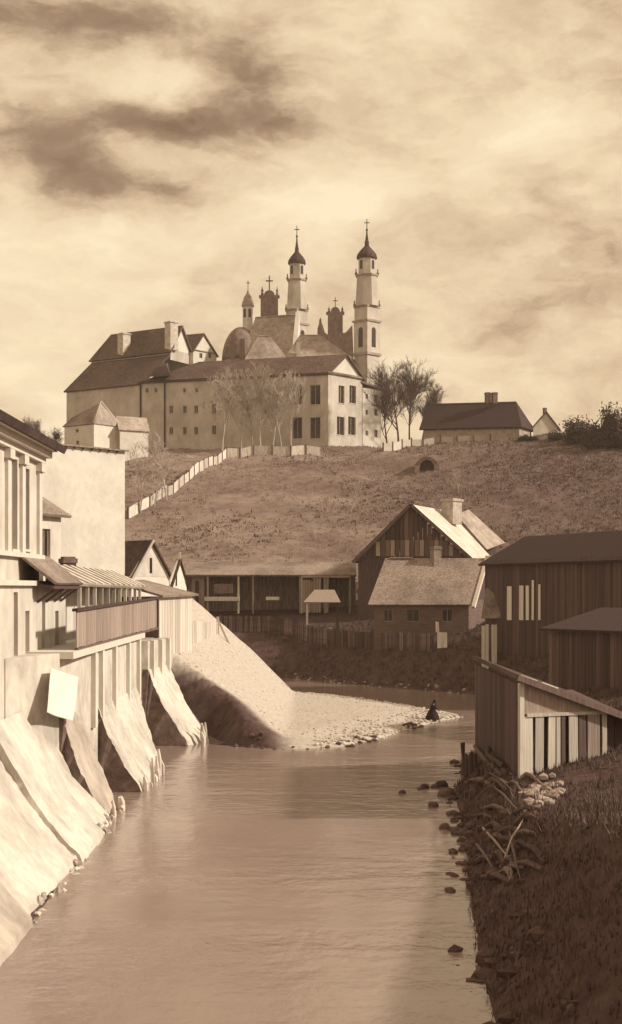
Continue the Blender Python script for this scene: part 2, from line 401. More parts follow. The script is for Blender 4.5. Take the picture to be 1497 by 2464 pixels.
ca = n.new('ShaderNodeVertexColor'); ca.layer_name = 'soil'; sp = n.new('ShaderNodeSeparateColor'); l.new(ca.outputs[0], sp.inputs[0])
co = n.new('ShaderNodeTexCoord')
def gn(scale, det, rg, st=(1, 1, 1)):
    mp = n.new('ShaderNodeMapping'); mp.inputs['Scale'].default_value = st; l.new(co.outputs['Object'], mp.inputs[0])
    q = n.new('ShaderNodeTexNoise'); q.inputs['Scale'].default_value = scale; q.inputs['Detail'].default_value = det; q.inputs['Roughness'].default_value = rg
    l.new(mp.outputs[0], q.inputs['Vector']); return q.outputs['Fac']
def gr(fac, lo, hi, p0=.3, p1=.7):
    r = n.new('ShaderNodeValToRGB'); r.color_ramp.elements[0].position = p0; r.color_ramp.elements[1].position = p1
    r.color_ramp.elements[0].color = S(lo); r.color_ramp.elements[1].color = S(hi); l.new(fac, r.inputs[0]); return r.outputs[0]
def gmix(f, a, c):
    q = n.new('ShaderNodeMix'); q.data_type = 'RGBA'; l.new(f, q.inputs['Factor']); l.new(a, q.inputs['A']); l.new(c, q.inputs['B']); return q.outputs['Result']
earth = gr(gn(1.2, 8, .7), .05, .125)
patch = gn(.07, 7, .62, (.35, 1.3, 1)); grassA = gr(gn(.8, 8, .75, (1, .6, 1)), .09, .22); grassB = gr(gn(.6, 8, .75), .16, .32)
pr = n.new('ShaderNodeMapRange'); l.new(patch, pr.inputs['Value']); pr.inputs['From Min'].default_value = .42; pr.inputs['From Max'].default_value = .62
grass = gmix(pr.outputs[0], grassA, grassB)
grav = gr(gn(3.5, 8, .8), .30, .62)
heath = gr(gn(.5, 8, .75, (1, .6, 1)), .05, .19)
cold = gmix(sp.outputs[0], gmix(sp.outputs[1], earth, gmix(sp.outputs[2], grass, heath)), grav)
l.new(cold, b.inputs['Base Color'])
bp = n.new('ShaderNodeBump'); bp.inputs['Strength'].default_value = .7; bp.inputs['Distance'].default_value = .15; l.new(gn(2.2, 8, .75), bp.inputs['Height']); l.new(bp.outputs[0], b.inputs['Normal'])
me.materials.append(gmat)
go = bpy.data.objects.new('ground', me); COL.objects.link(go); tag(go, None, None, kind='structure')

# river
wm = bpy.data.materials.new('river_water'); wm.use_nodes = True
t = wm.node_tree; n = t.nodes; l = t.links; b = n['Principled BSDF']
b.inputs['Roughness'].default_value = .14; b.inputs['IOR'].default_value = 1.45; b.inputs['Specular IOR Level'].default_value = .5
co = n.new('ShaderNodeTexCoord')
murk = gr(gn(.12, 5, .6, (1, .35, 1)), .21, .29); l.new(murk, b.inputs['Base Color'])
r1 = gn(1.5, 4, .6, (1, .8, 1)); r2 = gn(.35, 3, .5, (.5, 1.3, 1))
ad = n.new('ShaderNodeMath'); ad.operation = 'MULTIPLY_ADD'; l.new(r2, ad.inputs[0]); ad.inputs[1].default_value = 1.6; l.new(r1, ad.inputs[2])
cm = n.new('ShaderNodeMapRange'); l.new(gn(.09, 4, .6, (.35, 1.1, 1)), cm.inputs['Value']); cm.inputs['From Min'].default_value = .4; cm.inputs['From Max'].default_value = .62; cm.inputs['To Min'].default_value = .12; cm.inputs['To Max'].default_value = .75
bp = n.new('ShaderNodeBump'); l.new(cm.outputs[0], bp.inputs['Strength']); bp.inputs['Distance'].default_value = .10; l.new(ad.outputs[0], bp.inputs['Height']); l.new(bp.outputs[0], b.inputs['Normal'])
mb = MB(); mb.poly([(-60, 0.5, 0), (40, .5, 0), (40, 175, 0), (-60, 175, 0)]); ro = mb.build('river', wm); tag(ro, None, None, kind='structure')

# ================================================================== LEFT BANK
XW = -9.9                                                      # plane of the retaining wall
def wallD(px, x): return -x*F/(CX-px)
# ---- tall plastered town house at the very left
A0, A1 = Vector((-12.0, 40.0)), Vector((-12.0, 64.2))
B0, B1 = Vector((-22.0, 64.2)), Vector((-22.0, 40.0))
th = empty('town_house', (-12, 64.2, 6), 'tall cream plastered town house with heavy cornice at the left edge of the picture', 'house')
up_ops = [op(A0, A1, 26, 42, 1103, 1322), op(A0, A1, 57, 71, 1127, 1322)]
d0 = A0.y
up_ops += [(x-1.6, x, 11.05, 14.65) for x in (15.2, 11.4, 7.6, 3.8)]
walls(th, [A0, A1, B0, B1], 9.7, 15.0, M_plaster, {0: up_ops}, 'upper_wall', depth=.3, bars=(1, 3))
lo_ops = []
C0, C1 = Vector((-11.5, 40.0)), Vector((-11.5, 68.2))
for px, pw, y0, y1 in ((38, 10, 1425, 1735), (66, 10, 1470, 1700), (105, 8, 1425, 1625), (137, 8, 1470, 1605)):
    lo_ops.append(op(C0, C1, px-pw/2, px+pw/2, y0, y1))
walls(th, [C0, C1, Vector((-21, 68.2)), Vector((-21, 40.0))], 2.5, 9.68, M_plaster, {0: lo_ops}, 'lower_wall', depth=.25, bars=(0, 4), sill=False, glass=mat('shuttered_opening', .2, .3, 3, .8, .2))
mb = MB()
mb.box((-11.98, 40, 10.76), (-11.78, 64.4, 10.95)); mb.box((-11.48, 40, 9.60), (-11.3, 68.4, 9.80)); mb.build('string_course', M_trim, th)
mb = MB(); mb.box((-12.3, 40, 15.0), (-11.75, 64.5, 15.25)); mb.box((-12.3, 40, 15.25), (-11.5, 64.65, 15.55)); mb.box((-12.3, 40, 15.55), (-11.3, 64.8, 15.78)); mb.build('cornice', M_trim, th)
mb = MB(); mb.slab([(-10.95, 39, 15.8), (-10.95, 65.4, 15.8), (-17, 65.4, 18.9), (-17, 39, 18.9)], .32); mb.slab([(-17, 39, 18.9), (-17, 65.4, 18.9), (-23, 65.4, 15.8), (-23, 39, 15.8)], .32); mb.build('roof', M_roof_dark, th)
mb = MB(); mb.poly([(-12, 64.2, 15.0), (-22, 64.2, 15.0), (-17, 64.2, 18.5)]); mb.build('gable', M_plaster, th)
for yy in (57.3, 60.15, 63.9):                                  # flat pilasters with capitals between the windows
    mb = MB(); mb.box((-12.02, yy-.32, 10.95), (-11.86, yy+.32, 14.6)); po = mb.build('pilaster', M_trim, th)
    mb = MB(); mb.box((-12.02, yy-.45, 14.6), (-11.74, yy+.45, 14.98)); mb.build('capital', M_trim, po)
mb = MB(); mb.slab([(-12.0, 59.5, 10.95), (-12.0, 66.5, 10.95), (-10.5, 67.1, 9.72), (-10.5, 60.0, 9.72)], .1); mb.build('awning_roof', M_roof_mid, th)
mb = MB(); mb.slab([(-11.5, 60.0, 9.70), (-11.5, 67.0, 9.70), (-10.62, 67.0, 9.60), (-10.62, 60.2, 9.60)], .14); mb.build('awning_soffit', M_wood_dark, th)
for yy in (61, 63, 65, 66.6): 
    mb = MB(); mb.bar((-11.48, yy, 8.9), (-10.7, yy, 9.48), .09, .1); mb.build('bracket', M_wood_mid, th)

# ---- battered retaining wall with buttresses standing in the water
rw = empty('retaining_wall', (-9.9, 75, 0), 'long pale buttressed retaining wall rising out of the river along the left bank', 'wall')
mb = MB()
secs = [(54.5, -11.45), (59, -10.2), (66.0, XW), (84.6, XW), (84.8, -10.9), (87.6, -10.9), (87.8, -9.85), (94.2, -9.05)]
top = 6.85
for (ya, xa), (yb, xb) in zip(secs, secs[1:]):
    mb.prism([(xa, ya), (xb, yb), (-13.4, yb), (-13.4, ya)], -1.2, top if yb < 86 else 6.3)
mb.build('wall_body', M_retain, rw)
M_cheek = mat('shade_darkened_masonry', .18, .4, 2.5, .85, .6, stain=.3, stain_scale=.8)  # darker tone paints in the shade of the buttress side faces
def batter(name, y0, y1, prof, m, seed=0, jag=.0, ny=10, end_slant=0.0, xs=0.0, xs2=0.0, cheek=None):
    """a battered mass: prof is a list of (x, z) from top to foot, swept along the bank from y0 to y1; uneven render"""
    rr = random.Random(seed); mb = MB(); rows = []; k = 28
    pts = [Vector((p[0], p[1])) for p in prof]; seg = [0]
    for a, b_ in zip(pts, pts[1:]): seg.append(seg[-1]+(b_-a).length)
    def at_(t):
        t *= seg[-1]
        for i in range(len(pts)-1):
            if t <= seg[i+1]+1e-6: return pts[i].lerp(pts[i+1], (t-seg[i])/max(1e-6, seg[i+1]-seg[i]))
        return pts[-1]
    for j in range(ny+1):
        u = j/ny; row = []
        for i in range(k+1):
            tt = i/k; q = at_(tt); y = y0+(y1-y0)*u
            y -= end_slant*tt*u
            if j in (0, ny): y += rr.uniform(-.1, .1)+.10*math.sin(tt*14+seed)
            elif i > k-4: y += rr.uniform(-.08, .08)
            wv = .035*math.sin(y*.4+tt*2+seed)+.018*math.sin(y*2.3-tt*5+seed*2)+rr.uniform(-.03, .03)
            row.append(Vector((q.x+wv*(1 if 0 < i else 0)+(xs*(1-tt)+xs2*tt)*u, y, q.y)))
        if jag:
            e = jag*rr.uniform(-1, 1); row[-1].z = min(-.3, row[-1].z+e)
        rows.append(row)
    i0 = len(mb.v)
    for row in rows: mb.v += row
    kk = k+1
    for j in range(ny):
        for i in range(k): mb.f.append([i0+j*kk+i, i0+j*kk+i+1, i0+(j+1)*kk+i+1, i0+(j+1)*kk+i])
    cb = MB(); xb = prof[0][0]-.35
    for row, dy in ((rows[0], .0), (rows[-1], .0)):           # the two cheeks, on buttresses in the darker shade colour
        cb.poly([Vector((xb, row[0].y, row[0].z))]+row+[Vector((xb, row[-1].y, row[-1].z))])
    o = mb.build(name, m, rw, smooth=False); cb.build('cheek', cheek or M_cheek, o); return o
M_greyr = mat('grey_render', .45, .14, 1.3, .95, .3, (1, 1, .4), stain=.35, stain_scale=.5)
def panel(y0, y1, off, m, seed, top_, sl=0.0, chk=None):
    return batter('batter', y0, y1, [(-11.45+off, top_), (-10.75+off, top_-1.1), (-9.75+off, 1.9), (-8.75+off, .75), (-8.25+off, .25), (-8.05+off, -.6)], m, seed, ny=max(8, int((y1-y0)*1.6)), end_slant=sl, cheek=chk or m)
panel(22, 34.2, .12, M_greyr, 3, 4.0)
panel(34.0, 41.6, .42, M_greyr, 6, 4.2, .8)
panel(40.6, 50.4, .10, M_retain, 4, 4.6)
panel(50.2, 56.0, .32, M_retain, 7, 4.75, .5)
panel(55.4, 59.2, .05, M_retain, 9, 4.9)
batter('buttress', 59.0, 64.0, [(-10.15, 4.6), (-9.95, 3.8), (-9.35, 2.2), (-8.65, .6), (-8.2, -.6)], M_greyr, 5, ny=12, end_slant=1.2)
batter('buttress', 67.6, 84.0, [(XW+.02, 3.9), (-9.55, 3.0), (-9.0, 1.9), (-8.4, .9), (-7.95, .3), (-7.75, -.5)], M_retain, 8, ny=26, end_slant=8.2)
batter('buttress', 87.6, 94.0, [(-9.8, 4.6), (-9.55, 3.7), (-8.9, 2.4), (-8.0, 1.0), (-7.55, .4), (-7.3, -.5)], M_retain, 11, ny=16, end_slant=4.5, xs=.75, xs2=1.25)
for px in (222, 240, 272, 305, 330):                              # ribs of the wall
    y = wallD(px, XW); mb = MB(); mb.box((XW-.1, y-.3, 3.2), (XW+.2, y+.3, 6.7)); mb.build('pilaster', M_white, rw)
for y in (88.6, 90.8, 92.9):
    mb = MB(); xq = -9.85+.125*(y-87.8); mb.box((xq-.2, y-.3, 3.6), (xq+.22, y+.3, 6.3)); mb.build('pilaster', M_white, rw)
mb = MB(); mb.box((-12.6, 59, 6.62), (XW+.26, 84.5, 6.9)); mb.build('coping', M_trim, rw)
# eroded timber piles at the foot
pz = random.Random(4)
spots = []
for ya, yb, xx in ((60, 62.6, -8.1), (68.2, 75.4, -7.66), (86.8, 90.0, -6.55)):
    y = ya
    while y < yb: spots.append((xx+pz.uniform(-.12, .14), y, yb > 70)); y += pz.uniform(.25, 1.0)
for x, y, tall in spots:
    hgt = pz.uniform(.1, .7)*(1.9 if tall else 1); r = pz.uniform(.06, .15); ln_ = pz.uniform(-.14, .14)
    mb = MB(); mb.tube([(x, y, -.8), (x-.04+pz.uniform(-.04, .04), y+ln_*.5, hgt*.6), (x-.10, y+ln_, hgt)], [r, r*pz.uniform(.8, 1.1), r*pz.uniform(.3, .8)], 7); mb.build('pile', M_pile, rw)
M_foot = mat('eroded_masonry', .42, .45, 4, .95, .6, rnd=.4)
y = 28.0
while y < 59:                                                  # broken masonry along the foot of the batter
    for _ in range(pz.choice((0, 1, 1, 2, 3))):
        q = pz.uniform(.07, .2); zz = pz.uniform(-.1, .42); x = -7.98-zz*.9+pz.uniform(-.1, .18); mb = MB(); mb.blob((x, y+pz.uniform(-.3, .3), zz-.05), (q*.8, q*pz.uniform(.8, 1.6), q*pz.uniform(.6, 1.2)), pz.randint(0, 999), 1, .3); mb.build('foot_stone', M_foot, rw)
    y += pz.uniform(.25, .7)

# ---- white sheet leaning against the house wall
mb = MB(); q = []
for i in range(9):
    for j in range(9):
        u, v = i/8, j/8; a = Vector((-10.26, 57.4, 6.35)).lerp(Vector((-9.92, 62.0, 5.7)), u); b_ = Vector((-10.2, 56.0, 4.75)).lerp(Vector((-9.72, 59.2, 4.1)), u)
        p = a.lerp(b_, v); p.x += .05*math.sin(u*7+v*2)*v; q.append(p)
for i in range(8):
    for j in range(8):
        k = i*9+j; mb.solid([q[k], q[k+1], q[k+10], q[k+9]], [p+Vector((-.02, 0, -.03)) for p in (q[k], q[k+1], q[k+10], q[k+9])])
o = mb.build('bed_sheet', M_cloth); tag(o, 'white sheet hung out slanting against the wall of the left house', 'sheet')

# ---- gallery with board parapet on top of the wall
gl = empty('gallery_shed', (-10.5, 76, 6.8), 'long lean-to gallery with grey board parapet on top of the buttressed wall', 'shed')
yy = 61.0
while yy < 92.4:
    wdt = .62; board('plank', gl, (XW+.05, yy), (XW+.05, yy+wdt-.03), 6.98+.05*random.random(), 8.5+.008*(yy-59), .05, M_wood_grey); yy += wdt
mb = MB(); mb.bar((XW+.06, 60.6, 8.58), (XW+.06, 93.4, 8.86), .24, .12); mb.build('coping', M_wood_dark, gl)
mb = MB(); mb.bar((XW+.09, 60.8, 6.93), (XW+.09, 92.6, 6.93), .14, .12); mb.build('bottom_rail', M_wood_mid, gl)
mb = MB(); mb.box((XW-.12, 92.75, 5.6), (XW+.16, 93.1, 8.95)); mb.build('corner_post', M_wood_dark, gl)
for y in np.arange(68.2, 93, 2.4):
    mb = MB(); mb.box((-10.95, y-.09, 6.9), (-10.78, y+.09, 9.72)); mb.build('post', M_wood_pale, gl)
mb = MB(); mb.box((-12.6, 66.8, 6.5), (-12.3, 94, 10.2)); mb.build('back_wall', M_white, gl)
mb = MB(); mb.slab([(-10.65, 66.6, 9.70), (-10.65, 94.2, 9.55), (-13.0, 96, 10.6), (-13.0, 68.0, 10.72)], .12); rf = mb.build('roof', M_roof_grey, gl)
for y in np.arange(68, 95, 2.3):                                # battens across the sheet roof
    mb = MB(); mb.bar((-10.66, y, 9.74-.004*(y-66)), (-12.95, y+1.3, 10.74-.004*(y-66)), .22, .07); mb.build('batten', M_roof_pale, rf)

# ---- board shed at the end of the gallery
bs = empty('board_shed', (-9.3, 98, 4), 'narrow shed of upright pale boards between gallery and gravel bank', 'shed')
p0, p1 = Vector((-9.82, 94.0)), Vector((-8.45, 103.0)); nb = 13
for i in range(nb):
    a = p0.lerp(p1, i/nb); b_ = p0.lerp(p1, (i+.93)/nb)
    board('plank', bs, a, b_, hz(a.x, a.y)-.6, 9.0, .06, M_wood_pale)
mb = MB(); mb.prism([(-9.95, 94.2), (-8.58, 103.0), (-11.8, 104), (-12.6, 94.2)], 3.0, 8.9); mb.build('inner_wall', M_wood_mid, bs)
mb = MB(); mb.slab([(-9.5, 93.5, 9.02), (-8.0, 103.6, 9.08), (-12, 104.6, 10.1), (-13, 94.4, 10.0)], .14); mb.build('roof', M_roof_mid, bs)

# ---- big blank white gable wall behind
bw_ = empty('white_house', (-14.5, 114, 6.5), 'big house with a tall blank whitewashed wall above the gallery roof', 'house')
q0, q1 = X(92, 107), X(300.5, 113.5); zt = 20.2; q2, q3 = q1+Vector((-9, 9)), q0+Vector((-9, 9))
walls(bw_, [q0, q1, q2, q3], 6.0, zt, M_white)
mb = MB(); e = (q1-q0).normalized(); nrm = Vector((e.y, -e.x))
a, b_ = q0+nrm*.3-e*.3, q1+nrm*.3+e*.15
mb.slab([xyz(a, zt+.06), xyz(b_, zt+.06), xyz(q1.lerp(q2, .5)+e*.15, zt+.5), xyz(q0.lerp(q3, .5)-e*.3, zt+.5)], .12); mb.build('roof', M_roof_mid, bw_)
for i in range(9):
    p = q0.lerp(q1, .1+i*.1); mb = MB(); mb.bar(xyz(p-nrm*.1, zt-.12), xyz(p+nrm*.22, zt-.12), .13, .16); mb.build('rafter_end', M_wood_mid, bw_)
# ---- low house with a small dark roof in front of the white wall
lh = empty('low_house', (-16.5, 92, 6.5), 'low plastered house under a small dark roof in front of the white wall', 'house')
l0, l1 = Vector((-18.6, 86.0)), Vector((-15.9, 92.5)); l2, l3 = l1+Vector((-6, 2.5)), l0+Vector((-6, 2.5))
walls(lh, [l0, l1, l2, l3], 6, 14.4, M_plaster, {0: [(2.2, 3.2, 11.4, 13.2), (4.8, 5.8, 11.4, 13.2)]}, bars=(1, 1))
gable_roof(lh, l0, l1, l2, l3, 14.4, 16.3, M_roof_mid, over=.5)
chimney(gl, (-13.2, 79.0), 9.2, 11.2, .7, M_brick)
# ---- gabled cottage at the end of the row
gc = empty('gabled_cottage', (-12, 112, 6.5), 'small white gabled cottage with dark roof at the end of the left row', 'house')
g0, g1 = X(314, 113.0), X(409, 117.5); back = Vector((-5.5, 5.5))
walls(gc, [g0, g1, g1+back, g0+back], 5.5, Zy(1388, 115), M_white)
gm_ = g0.lerp(g1, .5); za = Zy(1302, 115); ze_ = Zy(1388, 115)
gap = MB(); e = (g1-g0).normalized(); nn = Vector((e.y, -e.x))
gap.solid([xyz(g0+nn*.02, ze_), xyz(g1+nn*.02, ze_), xyz(gm_+nn*.02, za-.1)], [xyz(g0-nn*.1, ze_), xyz(g1-nn*.1, ze_), xyz(gm_-nn*.1, za-.1)]); gap.build('gable', M_plaster, gc)
mb = MB(); o_ = nn*.3
mb.slab([xyz(g0+o_-e*.3, ze_-.3), xyz(gm_+o_, za+.1), xyz(gm_+back, za+.1), xyz(g0+back-e*.3, ze_-.3)], .14); mb.slab([xyz(g1+o_+e*.3, ze_-.3), xyz(gm_+o_, za+.1), xyz(gm_+back, za+.1), xyz(g1+back+e*.3, ze_-.3)], .14); mb.build('roof', M_roof_dark, gc)
mb = MB(); mb.bar(xyz(g0+nn*.34-e*.3, ze_-.3), xyz(gm_+nn*.34, za+.1), .08, .2); mb.build('bargeboard', M_wood_pale, gc)
mb = MB(); mb.solid([xyz(gm_+nn*.06-e*.14, ze_+.3), xyz(gm_+nn*.06+e*.14, ze_+.3), xyz(gm_+nn*.06+e*.14, ze_+1.5), xyz(gm_+nn*.06-e*.14, ze_+1.5)], [xyz(gm_-e*.14, ze_+.3), xyz(gm_+e*.14, ze_+.3), xyz(gm_+e*.14, ze_+1.5), xyz(gm_-e*.14, ze_+1.5)]); mb.build('window', M_glass, gc)
# ---- little outbuilding with a steep pointed gable
pg = empty('pointed_hut', (-9.8, 108, 6.3), 'tiny white hut with steep pointed gable right of the gabled cottage', 'hut')
h0, h1 = X(409, 107), X(449, 110.0); bk = Vector((-.4, 3.5)); hm = h0.lerp(h1, .5); ze_, za = Zy(1400, 108), Zy(1346, 108)
walls(pg, [h0, h1, h1+bk, h0+bk], 5.8, ze_, M_white)
e = (h1-h0).normalized(); nn = Vector((e.y, -e.x))
mb = MB(); mb.solid([xyz(h0+nn*.02, ze_), xyz(h1+nn*.02, ze_), xyz(hm+nn*.02, za)], [xyz(h0-nn*.1, ze_), xyz(h1-nn*.1, ze_), xyz(hm-nn*.1, za)]); mb.build('gable', M_white, pg)
mb = MB(); mb.slab([xyz(h0+nn*.2-e*.15, ze_-.4), xyz(hm+nn*.2, za+.1), xyz(hm+bk, za+.1), xyz(h0+bk-e*.15, ze_-.4)], .1); mb.slab([xyz(h1+nn*.2+e*.2, ze_-.5), xyz(hm+nn*.2, za+.1), xyz(hm+bk, za+.1), xyz(h1+bk+e*.2, ze_-.5)], .1); mb.build('roof', M_roof_dark, pg)
mb = MB(); mb.bar(xyz(hm+nn*.1, za), xyz(hm+nn*.1, za+.55), .18, .18); mb.build('finial', M_trim, pg)
mb = MB(); c_ = h0.lerp(h1, .36)+nn*.05; mb.prism([c_-e*.1, c_+e*.1, c_+e*.1-nn*.06, c_-e*.1-nn*.06], ze_-.3, ze_+.75); mb.build('window', M_glass, pg)

# ---- board fence with a raking brace at the top of the gravel bank
bf = empty('board_fence', (-8.8, 114, 5), 'short pale board fence with a slanting brace on top of the gravel bank', 'fence')
f0, f1 = X(462, 106), X(524, 121)
for i in range(13):
    a, b_ = f0.lerp(f1, i/13), f0.lerp(f1, (i+.92)/13); zg = hz(a.x, a.y); board('plank', bf, a, b_, zg-.3, Zy(1496, a.y)+random.uniform(-.06, .06), .05, M_wood_pale)
bz = X(552, 121); mb = MB(); mb.bar(xyz(f1, Zy(1490, 121)), xyz(bz, hz(bz.x, bz.y)-.1), .16, .16); mb.build('brace', M_wood_pale, bf)
mb = MB(); mb.box((f1.x-.1, f1.y-.1, hz(f1.x, f1.y)-.3), (f1.x+.1, f1.y+.1, Zy(1484, 121))); mb.build('post', M_wood_pale, bf)

# ================================================================== RIGHT BANK
# ---- riverside shed with upright boards
C = Vector((8.55, 59.6)); e1 = Vector((.895, .446)); e1.normalize(); n1 = Vector((e1.y, -e1.x))
rs = empty('riverside_shed', (8.6, 60, 1.4), 'dark riverside shed with gappy pale upright boards and sloping roof on the right bank', 'shed')
def ap(px): s_ = col_pt(C, C+e1, px); return C+e1*s_, s_
zr_ = 4.22; rr = random.Random(3)
edges = [(1250, 1281), (1287, 1307), (1318, 1335), (1338, 1347), (1350, 1359), (1368, 1389), (1392, 1409), (1413, 1442), (1448, 1459)]
shade = [M_cloth, M_wood_pale, M_wood_pale, M_wood_pale, M_wood_mid, M_wood_pale, M_wood_mid, M_wood_grey, M_wood_pale]
M_bright = mat('pale_and_sunlit_boards', .58, .2, 5, .9, .4, (3, 3, .2), rnd=.1); shade[0] = M_bright
for (a, b_), m in zip(edges, shade):
    pa, _ = ap(a); pb, _ = ap(b_); zb = hz(pa.x, pa.y)
    board('plank', rs, pa+n1*.03, pb+n1*.03, max(zb-.15, 1.25)+rr.uniform(-.08, .1), zr_, .05, m)
pe, se = ap(1466)
for i in range(5):
    pa = pe+e1*(.15+i*.42)-n1*.35; board('plank', rs, pa, pa+e1*.36, hz(pa.x, pa.y)-.2, 4.1, .05, M_wood_dark)
p_a, _ = ap(1266); p_b, _ = ap(1462)
mb = MB(); mb.bar(xyz(p_a+n1*.05, zr_+.05), xyz(p_b+n1*.05, zr_+.03), .1, .14); mb.build('rail', M_wood_pale, rs)
mb = MB(); mb.prism([C+n1*.06-e1*.02, C+e1*.2+n1*.06, C+e1*.2-n1*.1, C-e1*.02-n1*.1], 1.1, 5.6); mb.build('corner_post', M_bright, rs)
mb = MB(); q = C+e1*.25
mb.solid([xyz(q+n1*.02, zr_+.1), xyz(p_b+n1*.02, zr_+.1), xyz(p_b+n1*.02, 4.42), xyz(q+n1*.02, 5.5)], [xyz(q-n1*.04, zr_+.1), xyz(p_b-n1*.04, zr_+.1), xyz(p_b-n1*.04, 4.42), xyz(q-n1*.04, 5.5)]); mb.build('upper_panel', M_wood_grey, rs)
Cb = Vector((8.6, 76.0)); Eb = C+e1*6.2; Ebb = Eb+(Cb-C)
mb = MB(); mb.prism([C-n1*.45+e1*.5, Eb-n1*.75, Ebb, Cb+e1*.3], -.6, 4.0); mb.build('inner_wall', M_wood_dark, rs)
nbd = 26
for i in range(nbd):                                             # river side
    a = C.lerp(Cb, i/nbd); b_ = C.lerp(Cb, (i+.94)/nbd); board('plank', rs, a, b_, -.3+rr.uniform(-.1, .3)+.9*(1-i/nbd), 5.55, .06, M_wood_dark)
mb = MB(); v_ = (Cb-C).normalized(); o0 = C-e1*.14-v_*.35; o1 = C+e1*6.6-v_*.35; o2 = o1+(Cb-C)+v_*.7; o3 = o0+(Cb-C)+v_*.7
mb.slab([xyz(o0, 5.98), xyz(o1, 3.72), xyz(o2, 3.72), xyz(o3, 5.98)], .2); rf = mb.build('roof', M_roof_dark, rs)
mb = MB(); mb.bar(xyz(o0-v_*.04, 5.86), xyz(o1-v_*.04, 3.6), .06, .24); mb.build('fascia', M_wood_mid, rf)
for k, (px, py) in enumerate(((1262, 1607), (1300, 1612))):
    mb = MB(); c_ = C+e1*(.5+k*1.1)+v_*3.0; zc = 5.98-.315*(1.0+k*1.1)+.06; mb.bar(xyz(c_, zc), xyz(c_+e1*.85, zc-.27), .25, .08)
    tag(mb.build('loose_plank', M_bright), ('longer', 'shorter')[k]+' loose pale plank lying on the riverside shed roof', 'plank', 'loose planks on the shed roof')
# ---- barn of dark upright boards
bn = empty('dark_barn', (18, 130, 6), 'large dark barn of upright boards at the right edge with a few planks coloured bright as sunlit', 'barn')
b0, b1 = X(1168, 136), X(1560, 112); bdir = (b1-b0).normalized(); bln = (b1-b0).length; zb0, zb1 = 5.2, 12.0
bright = {(1222.8, 1233.5), (1252, 1262), (1268, 1275), (1282, 1287), (1298, 1303)}
mb = MB(); nv = Vector((bdir.y, -bdir.x)); 
if nv.y > 0: nv = -nv
bb0, bb1 = b0-nv*9, b1-nv*9
mb.prism([b0-nv*.08, b1-nv*.08, bb1, bb0], 2.5, 11.9); mb.build('inner_wall', M_wood_dark, bn)
s_ = 0.0; k = 0
while s_ < bln-.3:
    wd = rr.uniform(.32, .46); a = b0+bdir*s_; b_ = b0+bdir*(s_+wd-.03)
    board('plank', bn, a, b_, 3.4+rr.uniform(-.12, .12), zb1+rr.uniform(-.05, .05), .06, M_wood_dark); s_ += wd
for a, b_ in sorted(bright):  # sun on single planks, painted as paler boards over the dark wall
    pa = b0+bdir*col_pt(b0, b1, a); pb = b0+bdir*col_pt(b0, b1, b_); board('plank', bn, pa+nv*.09, pb+nv*.09, Zy(1492, pa.y), Zy(1404+rr.uniform(-8, 8), pa.y), .05, M_bright)
gable_roof(bn, b0, b1, bb1, bb0, 12.0, 14.4, M_thatch, over=.5)
mb = MB(); f0, f1 = X(1158, 135.0), X(1204, 133.2); 
mb.slab([xyz(f0, Zy(1488, 135)), xyz(f1, Zy(1488, 133.2)), xyz(f1+Vector((.05, .9)), Zy(1405, 134)), xyz(f0+Vector((.6, .9)), Zy(1405, 136))], .1); mb.build('lean_to_roof', M_roof_mid, bn)
wf = empty('board_gate', (X(1177, 131).x, 131, 3.5), 'bright white boards of a low gate under the dark barn', 'gate')
for a, b_ in ((1159, 1167), (1168, 1176), (1183, 1189), (1189.5, 1196)):
    pa, pb = X(a, 132.5), X(b_, 132.5); board('plank', wf, pa, pb, min(hz(pa.x, 132.5)-.2, Zy(1553, 132.5)), Zy(1504+rr.uniform(-2, 2), 132.5), .05, M_bright)
mb = MB(); mb.bar(xyz(X(1157, 132.6), Zy(1512, 132.6)), xyz(X(1198, 132.6), Zy(1512, 132.6)), .08, .12); mb.build('rail', M_wood_mid, wf)

# ---- house with shingled roof (near)
hb = empty('shingled_house', (X(1010, 147).x, 147, 5), 'low house with mottled shingle roof and white bargeboard behind the yard fence', 'house')
a0, a1 = X(900, 147), X(1128, 147); vb = Vector((3.6, 8.0)); ze_, zr2 = Zy(1444, 147), Zy(1343, 151)
ops = [op(a0, a1, x0, x1, 1466, 1496) for x0, x1 in ((924, 945), (979, 1010), (1064, 1090))]
walls(hb, [a0, a1, a1+vb, a0+vb], 3.2, ze_, mat('grey_log_wall', .15, .35, 3, .9, .5, (.3, .3, 3)), {0: ops}, bars=(1, 1), sill=False, wmat=M_wood_grey)
rf = gable_roof(hb, a0, a1, a1+vb, a0+vb, ze_, zr2, M_roof_mid, over=.45, wall=M_wood_dark)
R1 = (a1+(a1+vb))/2+Vector((.45, 0)); E1 = a1+Vector((.45, 0))-vb.normalized()*.45
kk = (zr2-ze_)/(vb.length*.5)
mb = MB(); mb.bar(xyz(R1+Vector((.12, 0)), zr2+.05), xyz(E1+Vector((.12, -.3)), ze_-kk*.75), .36, .3); mb.build('bargeboard', M_wood_pale, hb)
mb = MB(); mb.box((R1.x-.1, R1.y-.3, zr2-.5), (R1.x+.75, R1.y+.1, zr2+.25)); mb.build('ridge_end_board', M_wood_pale, hb)
mb = MB(); mb.bar(xyz(((a0+a0+vb)/2), zr2+.04), xyz((a0+a0+vb)/2+Vector((2.4, 0)), zr2+.04), .5, .14); mb.build('ridge_cap', M_wood_grey, hb)
chimney(hb, (X(1049, 150.6).x, 150.7), zr2-.8, Zy(1314, 151), .85, M_roof_mid, 0.4)
